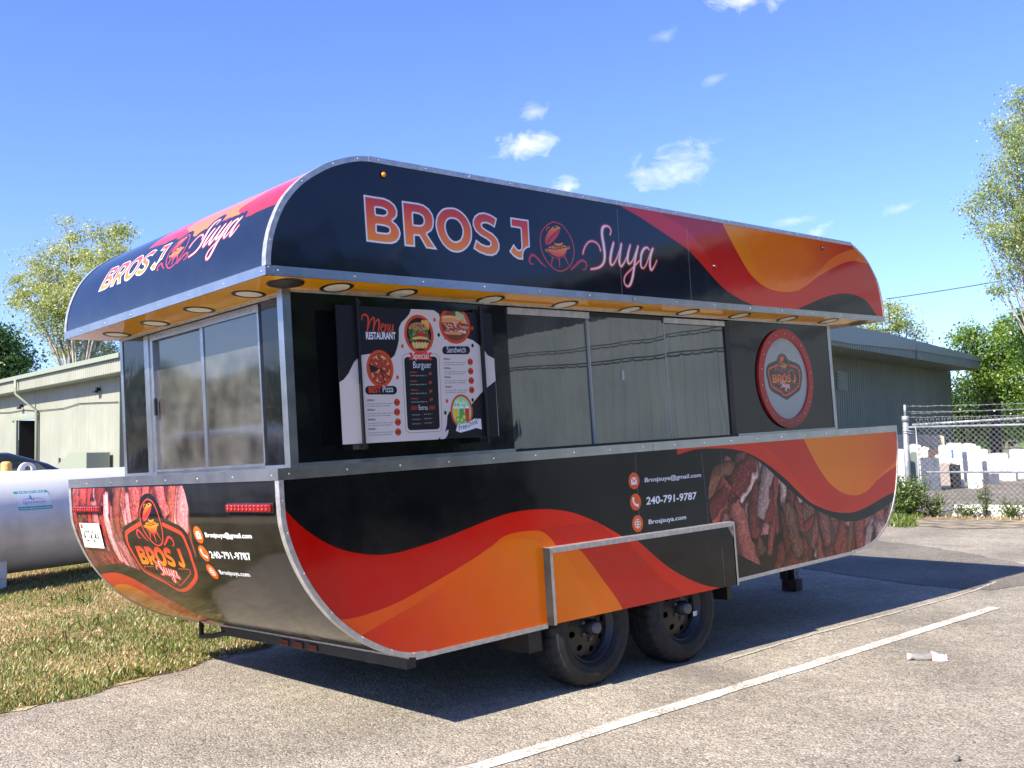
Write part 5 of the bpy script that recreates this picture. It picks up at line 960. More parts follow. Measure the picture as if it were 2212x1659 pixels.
bpart(ftube(fL, [(9.75, 3.95, .66), (9.73, 3.45, .66), (9.3, 2.86, .10), (9.28, 0, .10)], .055, MB(), 4), 'downspout', M_TRIMG, LB)
bb = MB(); bb.quad(fL(5.3, .86, .1), fL(5.3, .86, .75), fL(3.55, 1.40, .75), fL(3.55, 1.40, .1)); bb.quad(fL(3.55, 1.40, .75), fL(3.55, 1.40, .1), fL(2.06, 1.39, .1), fL(2.06, 1.39, .75)); bb.quad(fL(5.3, .86, .75), fL(3.55, 1.40, .75), fL(2.06, 1.39, .75), fL(2.06, .5, .75), fL(5.3, .5, .75)); bb.quad(fL(2.06, .5, .1), fL(2.06, .5, .75), fL(2.06, 1.39, .75), fL(2.06, 1.39, .1)); bpart(bb, 'sloping_hatch', M_TRIMG, LB)
cb = MB(); ftube(fL, [(16, 3.02, .04), (13, 2.93, .04), (11, 2.95, .04), (9.3, 2.86, .05), (6.6, 2.83, .04), (4.98, 2.92, .04), (1.6, 2.82, .04)], .012, cb, 5); bpart(cb, 'cable', M_BLACKM, LB)
for a_, z_ in ((11.23, 3.1), (3.17, 3.26)): bpart(fbox(fbox(MB(), fL, a_-.06, a_+.06, .02, .14, z_-.05, z_+.05), fL, a_-.12, a_+.12, .10, .2, z_-.11, z_-.04), 'wall_lamp', M_BLACKM, LB)
bpart(ftube(fL, [(6.78, 0, .08), (6.78, 1.24, .08)], .035, MB(), 8), 'vent_pipe', M_BLACKM, LB)
# right building
RB = thing('metal_building', 'grey green ribbed metal building in shade with overhanging eave, behind the fenced yard', 'building', (41.33, 14.97, 0))
fR = Frame((41.33, 14.97, 0), 10.5)
bpart(ribbed(fR, -22, 0, 0, 4.27, .22, .028), 'wall', M_CLD, RB, fix=False); bpart(fbox(MB(), fR, -.03, .02, -12, -.001, 0, 4.27), 'end_wall', M_CLD, RB)
ft = lambda a: 3.90+(a+1.2)*(-.002 if a > -3 else .0); 
fz = lambda a: np.interp(a, [-31.7, -17.8, -10.98, -1.46], [3.894, 4.04, 4.284, 4.455])
fb = lambda a: np.interp(a, [-31.7, -17.8, -1.46], [3.796, 3.918, 4.113])
mb = MB(); P = np.arange(-22.06, -1.47, .2)
for p in P:
    for a, b, d, e in ((p, p+.13, 0, 0), (p+.13, p+.15, 0, .02), (p+.15, p+.19, .02, .02), (p+.19, p+.2, .02, 0)): mb.quad(fR(a, fb(a), 1.46+d), fR(b, fb(b), 1.46+e), fR(b, fz(b)+.02, 1.46+e), fR(a, fz(a)+.02, 1.46+d))
bpart(mb, 'fascia', M_CLD, RB, fix=False)
mb = MB(); mb.quad(fR(-22, fz(-22), 1.5), fR(-17.8, fz(-17.8), 1.5), fR(-10.98, fz(-10.98), 1.5), fR(-1.13, 4.455, 1.5), fR(-1.13, 4.626, 1.5), fR(-13.3, 4.614, 1.5), fR(-22, 4.50, 1.5)); mb.quad(fR(-22, 4.50, 1.5), fR(-13.3, 4.614, 1.5), fR(-1.13, 4.626, 1.5), fR(-1.13, 5.0, -12), fR(-22, 5.0, -12)); mb.quad(fR(-1.13, 4.43, 1.5), fR(-1.13, 4.626, 1.5), fR(-1.13, 5.0, -12), fR(-1.13, 4.8, -12)); bpart(mb, 'roof', M_TRIMD, RB, fix=False)
mb = MB(); mb.quad(fR(-22, 3.88, 0), fR(-1.46, 4.12, 0), fR(-1.46, 4.12, 1.46), fR(-22, 3.88, 1.46)); mb.quad(fR(-1.46, 4.11, 1.46), fR(-1.46, 4.455, 1.46), fR(-1.46, 4.455, 0), fR(-1.46, 4.11, 0)); bpart(mb, 'eave_soffit', M_CLD, RB, fix=False)
for a_ in (-10.94,): bpart(fbox(MB(), fR, a_-.012, a_+.012, 1.475, 1.51, 3.98, 4.50), 'seam', M_TRIMD, RB)
vt = bpart(fbox(MB(), fR, -14.74, -13.79, .03, .055, 2.906, 3.504), 'wall_vent', M_TRIMD, RB)
for k in range(6): bpart(fbox(MB(), fR, -14.68, -13.85, .055, .085, 2.94+.092*k, 2.98+.092*k, 2.94+.092*k, 2.98+.092*k), 'louvre', M_CLD, RB)
# building out of frame on the right; the trailer's windows mirror its sunlit wall
SB = thing('metal_building', 'cream ribbed metal building right of the lot, seen mirrored in the serving window', 'building', (14.0, -1.6, 0)); fS = Frame((14.0, -1.6, 0), -91); fS.n = Vector((-1, .02, 0))
bpart(ribbed(fS, 0, 12, 0, 5.45, .30, .022), 'wall', M_CLW, SB, fix=False); bpart(fbox(MB(), fS, -.1, 12.2, .02, .9, 5.40, 5.60), 'eave', M_TRIMD, SB); bpart(fbox(MB(), fS, 0, 12, -10, -.01, 0, 5.45), 'core', M_CLW, SB)
cb = MB(); ftube(fS, [(0, 4.3, .07), (4, 4.0, .07), (8, 4.05, .07), (12, 4.3, .07)], .011, cb, 5); ftube(fS, [(0, 3.9, .07), (4, 3.55, .07), (8, 3.7, .07), (12, 4.0, .07)], .014, cb, 5); bpart(cb, 'cable', M_BLACKM, SB)
# ------------------------------------------------------------------ fence
M_POSTG = mat('galvanised_pipe', (.45, .47, .49, 1), .5, .5); vary(M_POSTG, (.24, .26, .28, 1), (.38, .40, .42, 1), 12, 6, .1, 40)
M_WIRE = mat('galvanised_wire', (.20, .21, .22, 1), .5, .5)
FE = thing('chain_link_fence', 'galvanised chain link fence with barbed wire on top around the slab yard', 'fence', (15.07, 4.40, 0)); fF = Frame((15.07, 4.40, 0), -73)
bpart(ftube(fF, [(0, 0, 0), (0, 1.70, 0)], .05, ftube(fF, [(0, 1.66, 0), (0, 1.76, 0)], .062, MB(), 14), 14), 'post', M_POSTG, FE); bpart(ftube(fF, [(0, 1.74, 0), (0, 1.96, 0)], .024, MB(), 10), 'post_extension', M_POSTG, FE)
for a_ in (3.9, 7.2): bpart(ftube(fF, [(a_, 0, 0), (a_, 1.75, 0)], .035, MB(), 12), 'post', M_POSTG, FE)
bpart(ftube(fF, [(.05, 1.56, .0), (7.2, 1.56, .0)], .021, MB(), 10), 'rail', M_POSTG, FE); bpart(ftube(fF, [(.3, .77, .0), (7.2, .77, .0)], .020, MB(), 10), 'rail', M_POSTG, FE); bpart(ftube(fF, [(.1, 1.60, -.05), (1.5, 1.66, -.4), (7.2, 1.95, -2.2)], .024, MB(), 10), 'rail', M_POSTG, FE); bpart(ftube(fF, [(.22, .1, .03), (.17, 1.56, .03)], .012, MB(), 6), 'tension_bar', M_POSTG, FE)
for z_ in (1.46, 1.50): bpart(ftube(fF, [(.0, z_, .055), (.16, z_-.01, .05)], .008, ftube(fF, [(.056*math.cos(t), z_, .056*math.sin(t)) for t in np.linspace(0, 6.283, 15)], .006, MB(), 5), 5), 'tie', M_POSTG, FE)
wm = MB(); Lf, Hf, pt_ = 7.1, 1.62, .092
for i in range(int(-Hf/pt_)-1, int(Lf/pt_)+1):
    for sg_ in (1, -1):
        a0 = i*pt_; P0 = (max(a0, .18), 0) if False else None
        x0, x1 = (a0, a0+Hf) if sg_ > 0 else (a0+Hf, a0); z0, z1 = .04, .04+Hf
        def cl(x0, z0, x1, z1):
            d = x1-x0; t0, t1 = 0.0, 1.0
            for lim, s_ in ((.18, 1), (Lf, -1)):
                f0, f1 = (x0-lim)*s_, (x1-lim)*s_
                if f0 < 0 and f1 < 0: return None
                if f0 < 0: t0 = max(t0, f0/(f0-f1))
                if f1 < 0: t1 = min(t1, f0/(f0-f1))
            return None if t0 >= t1 else ((x0+d*t0, z0+(z1-z0)*t0), (x0+d*t1, z0+(z1-z0)*t1))
        c_ = cl(x0, z0, x1, z1)
        if c_:
            (p, q), (r_, s_) = c_; ftube(fF, [(p, q, .004*sg_), (r_, s_, .004*sg_)], .0033, wm, 4)
            if s_ > 1.6: ftube(fF, [(r_, s_, 0), (r_-.008, s_+.045, 0)], .0042, wm, 3); ftube(fF, [(r_, s_, 0), (r_+.008, s_+.045, 0)], .0042, wm, 3)
tag(bpart(wm, 'wire_mesh', M_WIRE, FE, fix=False), kind='stuff')
for k, (za, zb, oa, ob) in enumerate(((1.93, 1.95, 0, 0), (1.83, 1.85, 0, 0), (1.735, 1.75, 0, 0), (1.80, 2.05, -.15, -1.6))):
    bw = MB(); N_ = 60; P = [(.02+7.1*i/N_, za+(zb-za)*i/N_-.02*math.sin(math.pi*((i % 30)/30))+.004*math.sin(i*1.7), oa+(ob-oa)*i/N_) for i in range(N_+1)]; ftube(fF, P, .004, bw, 4)
    for i in range(1, N_, 1): a_, z_, o_ = P[i]; ftube(fF, [(a_-.012, z_+.022, o_-.01), (a_+.012, z_-.022, o_+.01)], .003, bw, 3); ftube(fF, [(a_+.012, z_+.02, o_-.01), (a_-.012, z_-.02, o_+.01)], .003, bw, 3)
    bpart(bw, 'barbed_wire', M_WIRE, FE, fix=False)
# ------------------------------------------------------------------ stone slabs in the yard
M_SW = mat('white_stone', srgb(232, 232, 228), .5); vary(M_SW, srgb(200, 200, 196), srgb(222, 222, 218), 5, 6); M_ST = mat('tan_stone', srgb(206, 182, 150), .6); vary(M_ST, srgb(196, 170, 138), srgb(222, 202, 172), 4, 5)
M_SG = mat('grey_stone_slab', srgb(84, 90, 104), .5); vary(M_SG, srgb(74, 80, 94), srgb(98, 104, 116), 6); M_SB = mat('black_stone_slab', srgb(34, 34, 36), .4); M_SR = mat('brown_stone_slab', srgb(92, 74, 66), .5); M_SP = mat('taupe_stone_slab', srgb(168, 154, 144), .6)
GS = 'stone slabs standing in the fenced yard'
SLAB = [('tan1', 29.36, 11.45, .22, 1.49, M_ST, 'tan stone slab half hidden by the galvanised corner post'), ('tan2', 29.79, 11.05, .64, 1.48, M_ST, 'wide tan stone slab standing highest in the yard'), ('tan3', 30.4, 10.75, .5, 1.44, M_ST, 'tan stone slab right of the wide highest tan slab'),
 ('w1', 26.8, 9.76, .34, 1.19, M_SW, 'white stone slab left of the brown slab, below the wide tan slab'), ('w2', 27.4, 9.75, .22, 1.11, M_SW, 'narrow white stone slab directly left of the brown slab'), ('brown', 26.59, 9.14, .27, 1.04, M_SR, 'dark brown stone slab among white slabs'),
 ('w3', 28.39, 9.64, .31, 1.14, M_SW, 'white stone slab directly right of the brown slab'), ('w4', 29.14, 9.62, .46, 1.2, M_SW, 'broad white stone slab with a blue mark'), ('w5', 29.76, 9.45, .41, 1.18, M_SW, 'white stone slab right of the slab with the blue mark'),
 ('w6', 28.28, 8.65, .31, 1.12, M_SW, 'tall white stone slab near the middle of the yard row'), ('w7', 29.29, 8.81, .21, 1.0, M_SW, 'narrow white stone slab right of the tall middle one'), ('sh', 27.58, 8.11, .13, .67, M_SG, 'narrow grey stone slab leaning before white slabs'),
 ('w8', 30.63, 8.93, .58, .85, M_SW, 'wide low white stone slab toward the right of the row'), ('w9', 30.02, 8.42, .45, .68, M_SW, 'low white stone slab standing forward at the right'), ('w10', 31.61, 8.69, .5, .96, M_SW, 'rightmost white stone slab, cut by the frame edge'),
 ('gray', 23.6, 7.88, .48, .86, M_SG, 'big dark grey stone slab nearest the corner post'), ('taup', 24.58, 7.95, .26, .69, M_SP, 'taupe stone slab right of the big dark grey slab'), ('blk', 24.89, 7.82, .29, .64, M_SB, 'black stone slab right of the taupe slab'),
 ('w11', 25.09, 7.38, .37, .46, M_SW, 'low white stone slab in front, right of the black slab'), ('sg', 27.64, 7.89, .25, .31, M_SG, 'small low grey stone slab in front of wide white slab'), ('nar', 25.68, 8.64, .11, .89, M_SW, 'very narrow white stone slab behind the big dark grey slab'),
 ('lft', 24.07, 8.9, .40, 1.08, M_SW, 'white stone slab left of the galvanised corner post'), ('gg', 24.63, 8.79, .16, .99, mat('green_stone_slab', srgb(112, 124, 116), .5), 'narrow grey green stone slab just right of the corner post'), ('w12', 25.38, 7.88, .16, .8, M_SW, 'narrow white stone slab behind the black slab')]
for nm, x, y, w, h, m_, lab in SLAB:
    Rr = random.Random(nm); U_ = Rr.uniform; s_ = MB().prism([(-w/2, 0), (w/2, 0), (w/2+U_(-.01, .01), h*U_(.95, 1.0)), (w*U_(.1, .4), h*U_(.98, 1.0)), (-w*U_(.05, .3), h), (-w/2+U_(-.01, .01), h*U_(.95, 1.0))], -.02, .02).build('stone_slab', m_)
    s_.location = (x, y, .004); s_.rotation_euler = (Rr.uniform(-.10, -.03), 0, math.radians(-44+Rr.uniform(-9, 9))); tag(s_, lab, 'stone slab', GS)
    if nm == 'w4': MB().box(-.10, -.023, .72, -.04, -.0205, .98).build('blue_mark', mat('blue_tape', srgb(40, 120, 200), .5), s_)
M_TIM = mat('white_timber', srgb(226, 224, 216), .6)
for k, (x0, y0, x1, y1, z_, lab) in enumerate(((15.35, 3.75, 16.0, 2.0, .10, 'white painted timber lying along the fence foot, front one'), (16.7, 4.3, 17.1, 1.6, .12, 'white painted timber lying in the yard behind the front one'))):
    L_ = math.hypot(x1-x0, y1-y0); s_ = MB().box(0, -.06, 0, L_, .06, z_).build('timber', M_TIM, bevel=.006); s_.location = (x0, y0, .006); s_.rotation_euler[2] = math.atan2(y1-y0, x1-x0); tag(s_, lab, 'timber', 'white timbers by the fence')
# ------------------------------------------------------------------ plants
def leaf_mat(name, c1, c2, c3, trans=.35):
    m = bpy.data.materials.new(name); m.use_nodes = True; n, l = m.node_tree.nodes, m.node_tree.links; n.remove(n['Principled BSDF']); out = n['Material Output']
    ge = n.new('ShaderNodeNewGeometry'); t = n.new('ShaderNodeTexCoord'); z = n.new('ShaderNodeTexNoise'); z.inputs['Scale'].default_value = .55; z.inputs['Detail'].default_value = 3; l.new(t.outputs['Object'], z.inputs['Vector'])
    a = n.new('ShaderNodeMath'); a.operation = 'MULTIPLY_ADD'; a.inputs[1].default_value = .55; l.new(ge.outputs['Random Per Island'], a.inputs[0]); b2 = n.new('ShaderNodeMath'); b2.operation = 'MULTIPLY_ADD'; b2.inputs[1].default_value = 1.4; b2.inputs[2].default_value = -.47; l.new(z.outputs['Fac'], b2.inputs[0]); l.new(b2.outputs[0], a.inputs[2])
    r = n.new('ShaderNodeValToRGB'); E = r.color_ramp.elements; E[0].position = .1; E[0].color = c1; E[1].position = .9; E[1].color = c3; e = E.new(.5); e.color = c2; l.new(a.outputs[0], r.inputs[0])
    d = n.new('ShaderNodeBsdfDiffuse'); tr = n.new('ShaderNodeBsdfTranslucent'); gl = n.new('ShaderNodeBsdfGlossy'); gl.inputs['Roughness'].default_value = .4; l.new(r.outputs[0], d.inputs[0]); l.new(r.outputs[0], tr.inputs[0])
    mx = n.new('ShaderNodeMixShader'); mx.inputs[0].default_value = trans; l.new(d.outputs[0], mx.inputs[1]); l.new(tr.outputs[0], mx.inputs[2]); m2 = n.new('ShaderNodeMixShader'); m2.inputs[0].default_value = .05; l.new(mx.outputs[0], m2.inputs[1]); l.new(gl.outputs[0], m2.inputs[2]); l.new(m2.outputs[0], out.inputs[0]); return m
def np_mesh(name, V, k, m, parent=None):
    # V: (n*k,3) vertices, faces of k consecutive vertices
    n_ = len(V)//k; me = bpy.data.meshes.new(name); me.vertices.add(len(V)); me.vertices.foreach_set('co', V.astype(np.float32).ravel()); me.loops.add(len(V)); me.loops.foreach_set('vertex_index', np.arange(len(V), dtype=np.int32)); me.polygons.add(n_); me.polygons.foreach_set('loop_start', np.arange(0, len(V), k, dtype=np.int32)); me.polygons.foreach_set('loop_total', np.full(n_, k, np.int32)); me.update(calc_edges=True); me.materials.append(m)
    o = bpy.data.objects.new(name, me); COL.objects.link(o)
    if parent: o.parent = parent
    return o
def leaves(C, size, R, up=.4, asp=.62):
    n_ = len(C); d = R.normal(size=(n_, 3)); d /= np.linalg.norm(d, axis=1)[:, None]; nn = R.normal(size=(n_, 3)); nn[:, 2] += up*2; nn -= d*(nn*d).sum(1)[:, None]; nn /= np.linalg.norm(nn, axis=1)[:, None]; s_ = np.cross(nn, d); L = (size*R.uniform(.6, 1.4, n_))[:, None]
    fold = nn*L*.12
    return np.stack([C-d*L*.5, C+s_*L*asp*.5+fold, C+d*L*.5, C-s_*L*asp*.5+fold], 1).reshape(-1, 3)
def clumps(blobs, per, R, shell=.45):
    # clump centres spread through each blob (x, y, z, rx, rz), denser near its surface
    out, own = [], []
    for i, (x, y, z, rx, rz) in enumerate(blobs):
        n_ = max(3, int(per*rx*rx*rz)); d = R.normal(size=(n_, 3)); d /= np.linalg.norm(d, axis=1)[:, None]; r = R.uniform(shell**3, 1, n_)**(1/3); P = d*r[:, None]*(rx, rx, rz)+(x, y, z); out.append(P); own += [i]*n_
    return np.concatenate(out), own
def tree(name, label, group, base, blobs, lm, tm, per=6.0, nleaf=46, spread=.42, size=.17, trunk=.22, seed=1, shell=.45, limbs=True, up=.4):
    R = np.random.default_rng(seed); rr = random.Random(seed); root = thing(name, label, 'tree', base, group)
    tr = MB(); top = max(b[2] for b in blobs); mid = [0, 0, top*.30]
    tr.tube([(0, 0, -.1), (.03, .02, top*.12), tuple(mid)], [trunk*1.3, trunk, trunk*.85], 9)
    C, own = clumps(blobs, per, R, shell)
    for i, b in enumerate(blobs):
        e = np.array(b[:3]); s_ = np.array(mid)*rr.uniform(.75, 1.0); m1 = s_+(e-s_)*.45+np.array([rr.uniform(-.3, .3), rr.uniform(-.3, .3), .12*np.linalg.norm(e-s_)]); q = cr([s_, m1, e], 5); tr.tube([tuple(p) for p in q], list(np.linspace(trunk*.42, trunk*.10, len(q))), 6)
        if limbs:
            for j in [k for k, w in enumerate(own) if w == i][::3]:
                c = C[j]; a_ = q[rr.randint(len(q)//2, len(q)-1)]; tr.tube([tuple(a_), tuple((a_+c)/2+np.array([0, 0, .1])), tuple(c)], [trunk*.11, trunk*.07, trunk*.03], 4)
    tr.build('trunk', tm, root, fix=False)
    n_ = len(C); P = np.repeat(C, nleaf, 0)+R.normal(size=(n_*nleaf, 3))*spread*np.repeat(R.uniform(.5, 1.3, n_), nleaf)[:, None]*(1, 1, .7)
    np_mesh('crown', leaves(P, size, R, up), 4, lm, root); return root
M_BARK = mat('pale_bark', (.30, .27, .22, 1), .9); vary(M_BARK, (.16, .14, .11, 1), (.46, .43, .37, 1), 3, 6, .4, 12); M_BARKD = mat('dark_bark', (.07, .055, .04, 1), .95); vary(M_BARKD, (.04, .03, .025, 1), (.11, .09, .07, 1), 6, 6, .6, 20)
M_LSY = leaf_mat('sycamore_leaf', (.22, .28, .07, 1), (.40, .46, .14, 1), (.58, .58, .24, 1), .5); M_LDK = leaf_mat('dark_leaf', (.025, .06, .014, 1), (.05, .12, .027, 1), (.11, .20, .045, 1), .4); M_LBR = leaf_mat('bright_leaf', (.06, .13, .016, 1), (.15, .27, .035, 1), (.30, .42, .07, 1), .5); M_LMD = leaf_mat('mid_leaf', (.19, .27, .08, 1), (.36, .45, .15, 1), (.54, .57, .23, 1), .5); M_LWD = leaf_mat('weed_leaf', (.05, .10, .02, 1), (.12, .19, .04, 1), (.26, .30, .09, 1), .4)
def at(px, py, dist):
    # a point of the place on a bearing from where the photographer stood
    x, y = (px-1106)/2211.6, (829.5-py)/2211.6; d = mw.to_3x3() @ Vector((x, y, -1)); q = CAM+d*dist; return np.array(q)
def blobs_at(lst, base, dist):
    k = dist/2211.6; return [tuple(at(px, py, dist+dd)-np.array(base))+(rx*k, rz*k) for px, py, rx, rz, dd in lst]
GT = 'trees beyond the buildings'
b = tuple(at(170, 760, 46)); b = (b[0], b[1], 0)
tree('sycamore_tree', 'tall pale green open crowned sycamore behind the left building, with pale limbs', GT, b, blobs_at([(150, 640, 62, 50, 0), (90, 600, 46, 40, 1), (225, 560, 50, 44, -1), (235, 505, 34, 26, 0), (160, 545, 46, 34, 1), (60, 650, 38, 34, 0), (110, 700, 55, 40, 0), (200, 690, 60, 52, 1), (75, 575, 30, 26, 0), (150, 500, 28, 24, 0), (265, 520, 22, 24, 1), (40, 618, 26, 22, 0), (185, 765, 70, 30, 2), (250, 640, 40, 60, 2), (110, 535, 24, 20, 0), (200, 498, 22, 18, 0), (265, 500, 12, 14, 0), (300, 610, 40, 50, 3)], b, 46), M_LSY, M_BARK, 30, 100, .29, .105, .17, 3, .1)
b = tuple(at(0, 780, 40)); b = (b[0], b[1], 0)
tree('leafy_tree', 'dark green dense tree at the far left above the building roof', GT, b, blobs_at([(0, 790, 50, 55, 0), (-40, 740, 60, 60, 0), (20, 760, 34, 40, 0), (30, 800, 30, 34, 0), (10, 730, 26, 22, 0), (-60, 800, 60, 60, 0), (45, 775, 18, 18, 0)], b, 40), M_LDK, M_BARKD, 34, 100, .30, .13, .3, 4, .3)
b = tuple(at(2235, 640, 38)); b = (b[0], b[1], 0)
tree('tall_tree', 'tall thin leaved tree rising at the right edge against the sky', GT, b, blobs_at([(2195, 290, 40, 45, 0), (2175, 350, 40, 40, 0), (2205, 230, 30, 34, 0), (2160, 420, 44, 40, 0), (2120, 440, 34, 24, 0), (2095, 448, 20, 14, 0), (2185, 470, 50, 44, 0), (2140, 500, 40, 30, 0), (2180, 540, 44, 36, 0), (2165, 585, 34, 26, 0), (2190, 620, 34, 26, 0), (2240, 300, 55, 60, 1), (2260, 420, 70, 70, 1), (2250, 540, 70, 60, 1), (2160, 265, 14, 14, 0), (2150, 395, 18, 20, 0), (2200, 205, 14, 16, 0), (2250, 210, 36, 40, 0), (2150, 632, 16, 12, 0)], b, 38), M_LMD, M_BARK, 44, 90, .26, .09, .11, 5, .1)
for k, (px, dist, lst, lm, lab, sd) in enumerate((
    (2150, 44, [(2150, 760, 60, 60, 0), (2100, 745, 36, 34, 0), (2190, 720, 44, 44, 0), (2090, 790, 34, 40, 0), (2140, 830, 60, 50, 0), (2080, 745, 22, 24, 0), (2200, 800, 50, 60, 0), (2110, 715, 22, 18, 0), (2185, 690, 24, 24, 0)], M_LBR, 'bright green dense tree right of the grey green building', 21),
    (2230, 40, [(2225, 720, 40, 44, 0), (2250, 800, 60, 70, 0), (2215, 690, 24, 20, 0), (2215, 860, 40, 40, 0)], M_LBR, 'bright green tree cut by the right edge of the frame', 22),
    (2080, 52, [(2085, 860, 60, 50, 0), (2140, 900, 70, 46, 0), (2060, 900, 60, 50, 0), (2200, 900, 70, 50, 0)], M_LDK, 'dark shaded undergrowth tree behind the stone slabs', 23),
    (1950, 58, [(1935, 690, 30, 28, 0), (1960, 705, 28, 20, 0), (1920, 665, 24, 22, 0), (1985, 712, 20, 14, 0), (1905, 700, 40, 30, 0), (1860, 700, 40, 40, 0), (1990, 745, 24, 12, 0)], M_LMD, 'pale green tree showing above the grey green building roof', 24))):
    b = tuple(at(px, 900, dist)); b = (b[0], b[1], 0)
    tree('leafy_tree', lab, GT, b, blobs_at(lst, b, dist), lm, M_BARKD, 20 if lm is not M_LMD else 14, 100, .34, .135, .24, sd, .3)
# unseen trees added behind the photographer to darken the gloss panels' reflections
for k, (x, y, h, lab) in enumerate(((3.5, -17, 7.5, 'unseen dark tree added across the lot, behind the photographer'), (7.6, -16.5, 7.2, 'unseen dark bushy tree added across the lot, left of the cream building'), (11.2, -16.5, 7.5, 'unseen dark tree added beside the cream building across the lot'), (-2, -22, 9, 'unseen tall dark tree added far behind the photographer'))):
    tree('leafy_tree', lab, 'unseen trees added across the lot', (x, y, 0), [(0, 0, h*.55, 3.0, h*.42), (2.2, .5, h*.4, 2.2, h*.35), (-2.2, 0, h*.42, 2.4, h*.36), (0, 0, h*.22, 3.4, h*.2)], M_LDK, M_BARKD, 1.6, 60, .75, .42, .3, 30+k, .4, False)
R = np.random.default_rng(77); n_ = 52000; a = R.uniform(0, 2*np.pi, n_); hh = 5.5+2.6*np.sin(a*9+1)+1.8*np.sin(a*23)+1.2*np.sin(a*57+2); C = np.column_stack([118*np.cos(a), 118*np.sin(a), np.zeros(n_)])*R.uniform(.96, 1.08, n_)[:, None]; C[:, 2] = hh*R.uniform(0, 1, n_)**.7
tag(np_mesh('far_woods', leaves(C, 1.15, R, .3), 4, M_LDK), kind='stuff')
def shrub(name, label, cat, loc, spec, lm, n_stem, h, w, size, seed, group=None, per=26):
    R = np.random.default_rng(seed); rr = random.Random(seed); root = thing(name, label, cat, loc, group); tr = MB(); P = []
    for i in range(n_stem):
        a = rr.uniform(0, 6.28); q = rr.uniform(.2, 1)**.7; t = np.array([math.cos(a)*w*q, math.sin(a)*w*q, h*rr.uniform(.45, 1.0)*(1-.35*q)]); s_ = t*(.12, .12, 0); c = cr([s_, t*(.45, .45, .55), t], 4); tr.tube([tuple(p) for p in c], list(np.linspace(.008, .002, len(c))), 4)
        for k in range(per): u = rr.uniform(.18, 1); P.append(np.array([np.interp(u*(len(c)-1), np.arange(len(c)), c[:, j]) for j in range(3)])+R.normal(size=3)*spec)
    tr.build('stem', M_BARKD, root, fix=False); P = np.array(P); P[:, 2] = np.maximum(P[:, 2], .02); np_mesh('foliage', leaves(P, size, R, .3, .55), 4, lm, root); return root
shrub('shrub', 'bright green bushy shrub at the foot of the galvanised corner post', 'shrub', (14.75, 4.28, 0), .05, M_LWD, 44, .92, .42, .055, 2, None, 60)
WG = 'weeds along the fence foot'
for k, (a_, o_, h_, w_, ns_, lab) in enumerate(((.42, .10, .55, .30, 26, 'leafy weed right of the green shrub by the post'), (.95, .06, .30, .26, 16, 'low weed second to the right of the shrub'), (1.22, .02, .88, .13, 12, 'tall broad leaved weed climbing the fence mesh'), (1.62, .12, .40, .30, 20, 'low yellowish weed between two taller ones'), (2.0, .04, .95, .16, 14, 'tallest wispy weed in the middle of the fence'), (2.28, .10, .5, .2, 14, 'weed directly right of the tallest wispy weed'), (2.75, .1, .26, .26, 14, 'low weed before the white timber'), (3.05, .05, .78, .10, 9, 'slender upright weed standing before the white timber'), (3.5, .1, .46, .26, 18, 'bushy weed near the right edge of the frame'), (4.15, .1, .34, .24, 12, 'low weed at the right edge of the frame'))):
    q = fF(a_, 0, o_); shrub('weed', lab, 'weed', q, .045, M_LWD, ns_, h_, w_, .042, 50+k, WG, 24)
# grass, straw and dead stalks: one object each
def blades(name, pts, h, w, m, seed, lean=.5):
    R = np.random.default_rng(seed); n_ = len(pts); a = R.uniform(0, 6.283, n_); d = np.column_stack([np.cos(a), np.sin(a), np.zeros(n_)]); s_ = np.column_stack([-d[:, 1], d[:, 0], np.zeros(n_)]); H = (h*R.uniform(.45, 1.35, n_))[:, None]; Wd = (w*R.uniform(.6, 1.3, n_))[:, None]; ln = (lean*np.abs(R.normal(size=n_)))[:, None]
    up_ = np.array([0, 0, 1.0]); cz = 1/np.sqrt(1+ln**2); m1 = pts+(up_*.55*cz+d*ln*.35*cz)*H; t = pts+(up_*.95*cz+d*ln*1.0*cz)*H
    V = np.stack([pts-s_*Wd*.5, pts+s_*Wd*.5, m1+s_*Wd*.4, t, m1-s_*Wd*.4], 1).reshape(-1, 3); return tag(np_mesh(name, V, 5, m), kind='stuff')
def blade_mat(name, c1, c2, c3):
    return leaf_mat(name, c1, c2, c3, .3)
M_GR = blade_mat('grass_green', (.08, .14, .02, 1), (.17, .24, .045, 1), (.33, .34, .11, 1)); M_DRY = blade_mat('grass_dry', (.32, .22, .09, 1), (.54, .40, .19, 1), (.74, .60, .34, 1))
ge = np.array(GE)
def edge_y(x): return np.interp(x, ge[:, 0], ge[:, 1])
def scatter(n_, seed, y1=9.3, dens=None):
    R = np.random.default_rng(seed); x = R.uniform(-2.8, 5.2, n_); v = R.uniform(0, 1, n_)**1.25; y = edge_y(x)-.09+.05*np.sin(x*9)+v*(y1-edge_y(x)); 
    fx, fy = np.array([.685, .726]); rx_, ry_ = .7281, -.6852; px_, py_ = x+2.411, y+4.016; dep = px_*fx+py_*fy; lat = px_*rx_+py_*ry_; k = (lat/dep > -.85) & (lat/dep < .15); return np.column_stack([x, y, np.full(n_, .004)])[k], R
from mathutils import noise as mnoise
def patch(P, sc, off): return np.array([mnoise.noise(Vector((p[0]*sc+off, p[1]*sc, 0))) for p in P])
P, R = scatter(130000, 1); pn = patch(P, .8, 0)+patch(P, 2.6, 9)*.6; de = P[:, 1]-edge_y(P[:, 0]); g_ = pn+np.where(de < 1.9, .34, -.04)+np.where(P[:, 1] > 6.4, .3, 0) > R.uniform(-.25, .5, len(P)); blades('green_grass', P[g_], .038, .0065, M_GR, 2, .6)
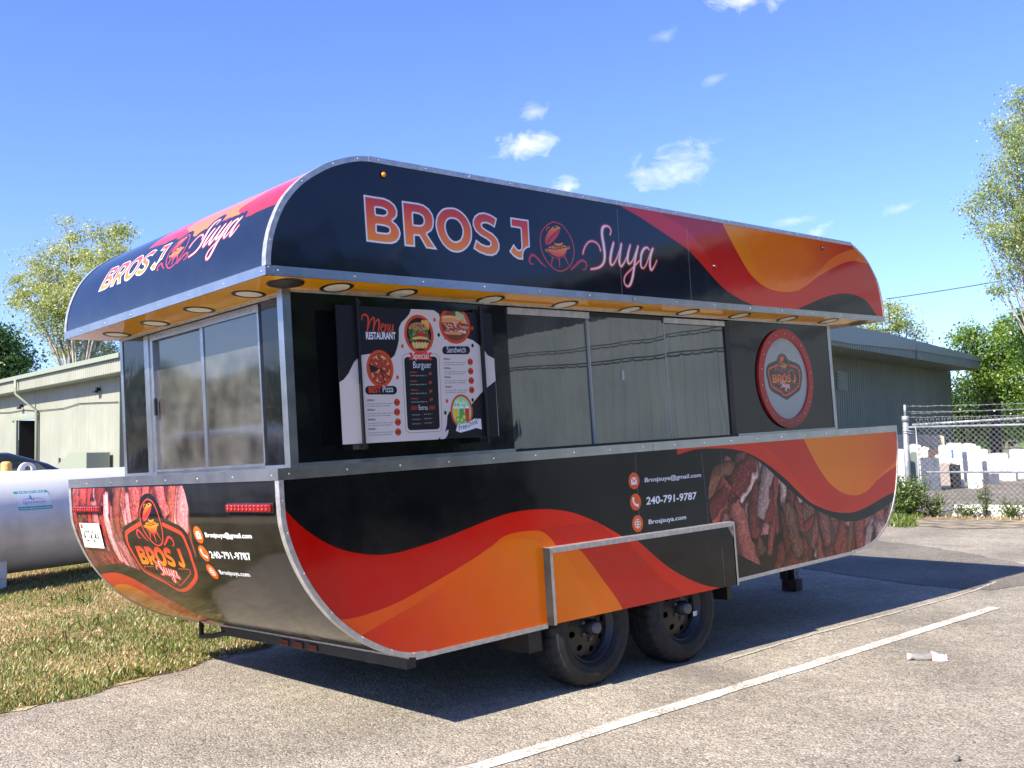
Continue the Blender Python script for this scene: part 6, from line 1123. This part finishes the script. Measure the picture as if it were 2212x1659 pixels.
P, R = scatter(180000, 5); pn = patch(P, .8, 0)+patch(P, 2.6, 9)*.6; k = pn+np.where(P[:, 1]-edge_y(P[:, 0]) < 1.7, .12, 0) < R.uniform(0., .9, len(P)); blades('dry_grass', P[k], .038, .006, M_DRY, 6, 2.2)
P, R = scatter(15000, 8); pn = patch(P, 2.2, 4); k = pn > .34; blades('grass_tufts', P[k], .10, .009, M_GR, 9, .7)
R = np.random.default_rng(14); t = R.uniform(0, 1, 9000); q = np.array([fF(a_, .004, o_) for a_, o_ in zip(-1.4+t*6.5, R.uniform(-.1, 1.0, 9000)*R.uniform(.3, 1, 9000))]); kk = q[:, 0] > 12.9; blades('verge_grass', q[kk & (R.uniform(0, 1, 9000) < .22)], .06, .012, M_DRY, 15, 1.6); kk2 = (t < .26); blades('verge_green_grass', q[kk2], .10, .012, M_GR, 16, .6)
P = np.column_stack([R.uniform(12.7, 14.3, 2500), R.uniform(3.3, 5.2, 2500), np.full(2500, .005)]); P = P[(P[:, 0]-12.7)*.55+3.1 < P[:, 1]]; blades('verge_edge_grass', P, .09, .014, M_GR, 17, .6)
# loose chips on the asphalt
R = np.random.default_rng(20); n_ = 1500; x = R.uniform(-1.5, 7, n_); y = R.uniform(-3, 3, n_); k = y < edge_y(x)-.02; C = np.column_stack([x, y, np.full(n_, .002)])[k]; s_ = R.uniform(.003, .008, len(C))[:, None]
V = np.stack([C+s_*R.uniform(-1, 1, C.shape)*(1, 1, 0)+(0, 0, 0) for _ in range(3)]+[C+s_*(0, 0, 1.0)], 1); F4 = V[:, [0, 1, 3, 1, 2, 3, 2, 0, 3]].reshape(-1, 3)
M_CHIP = mat('loose_chip', (.26, .23, .2, 1), .9); tag(np_mesh('loose_gravel', F4, 3, M_CHIP), kind='stuff')
# overhead wire with its pole out of frame
wq = [at(1915, 646, 46), at(2060, 624, 44.5), at(2212, 597, 43), at(2500, 535, 40)]
uw = thing('overhead_wire', 'thin dark overhead wire crossing the sky right of the trailer', 'wire', tuple(wq[3]*(1, 1, 0)))
def bparr(mb, name, m): return par(mb.build(name, m), uw)
bparr(MB().tube([tuple(p) for p in cr([tuple(q) for q in wq], 8)], .022, 5), 'cable', M_BLACKM); bparr(MB().tube([(wq[3][0], wq[3][1], 0), (wq[3][0], wq[3][1], wq[3][2]+1)], .14, 10), 'pole', M_BARKD)
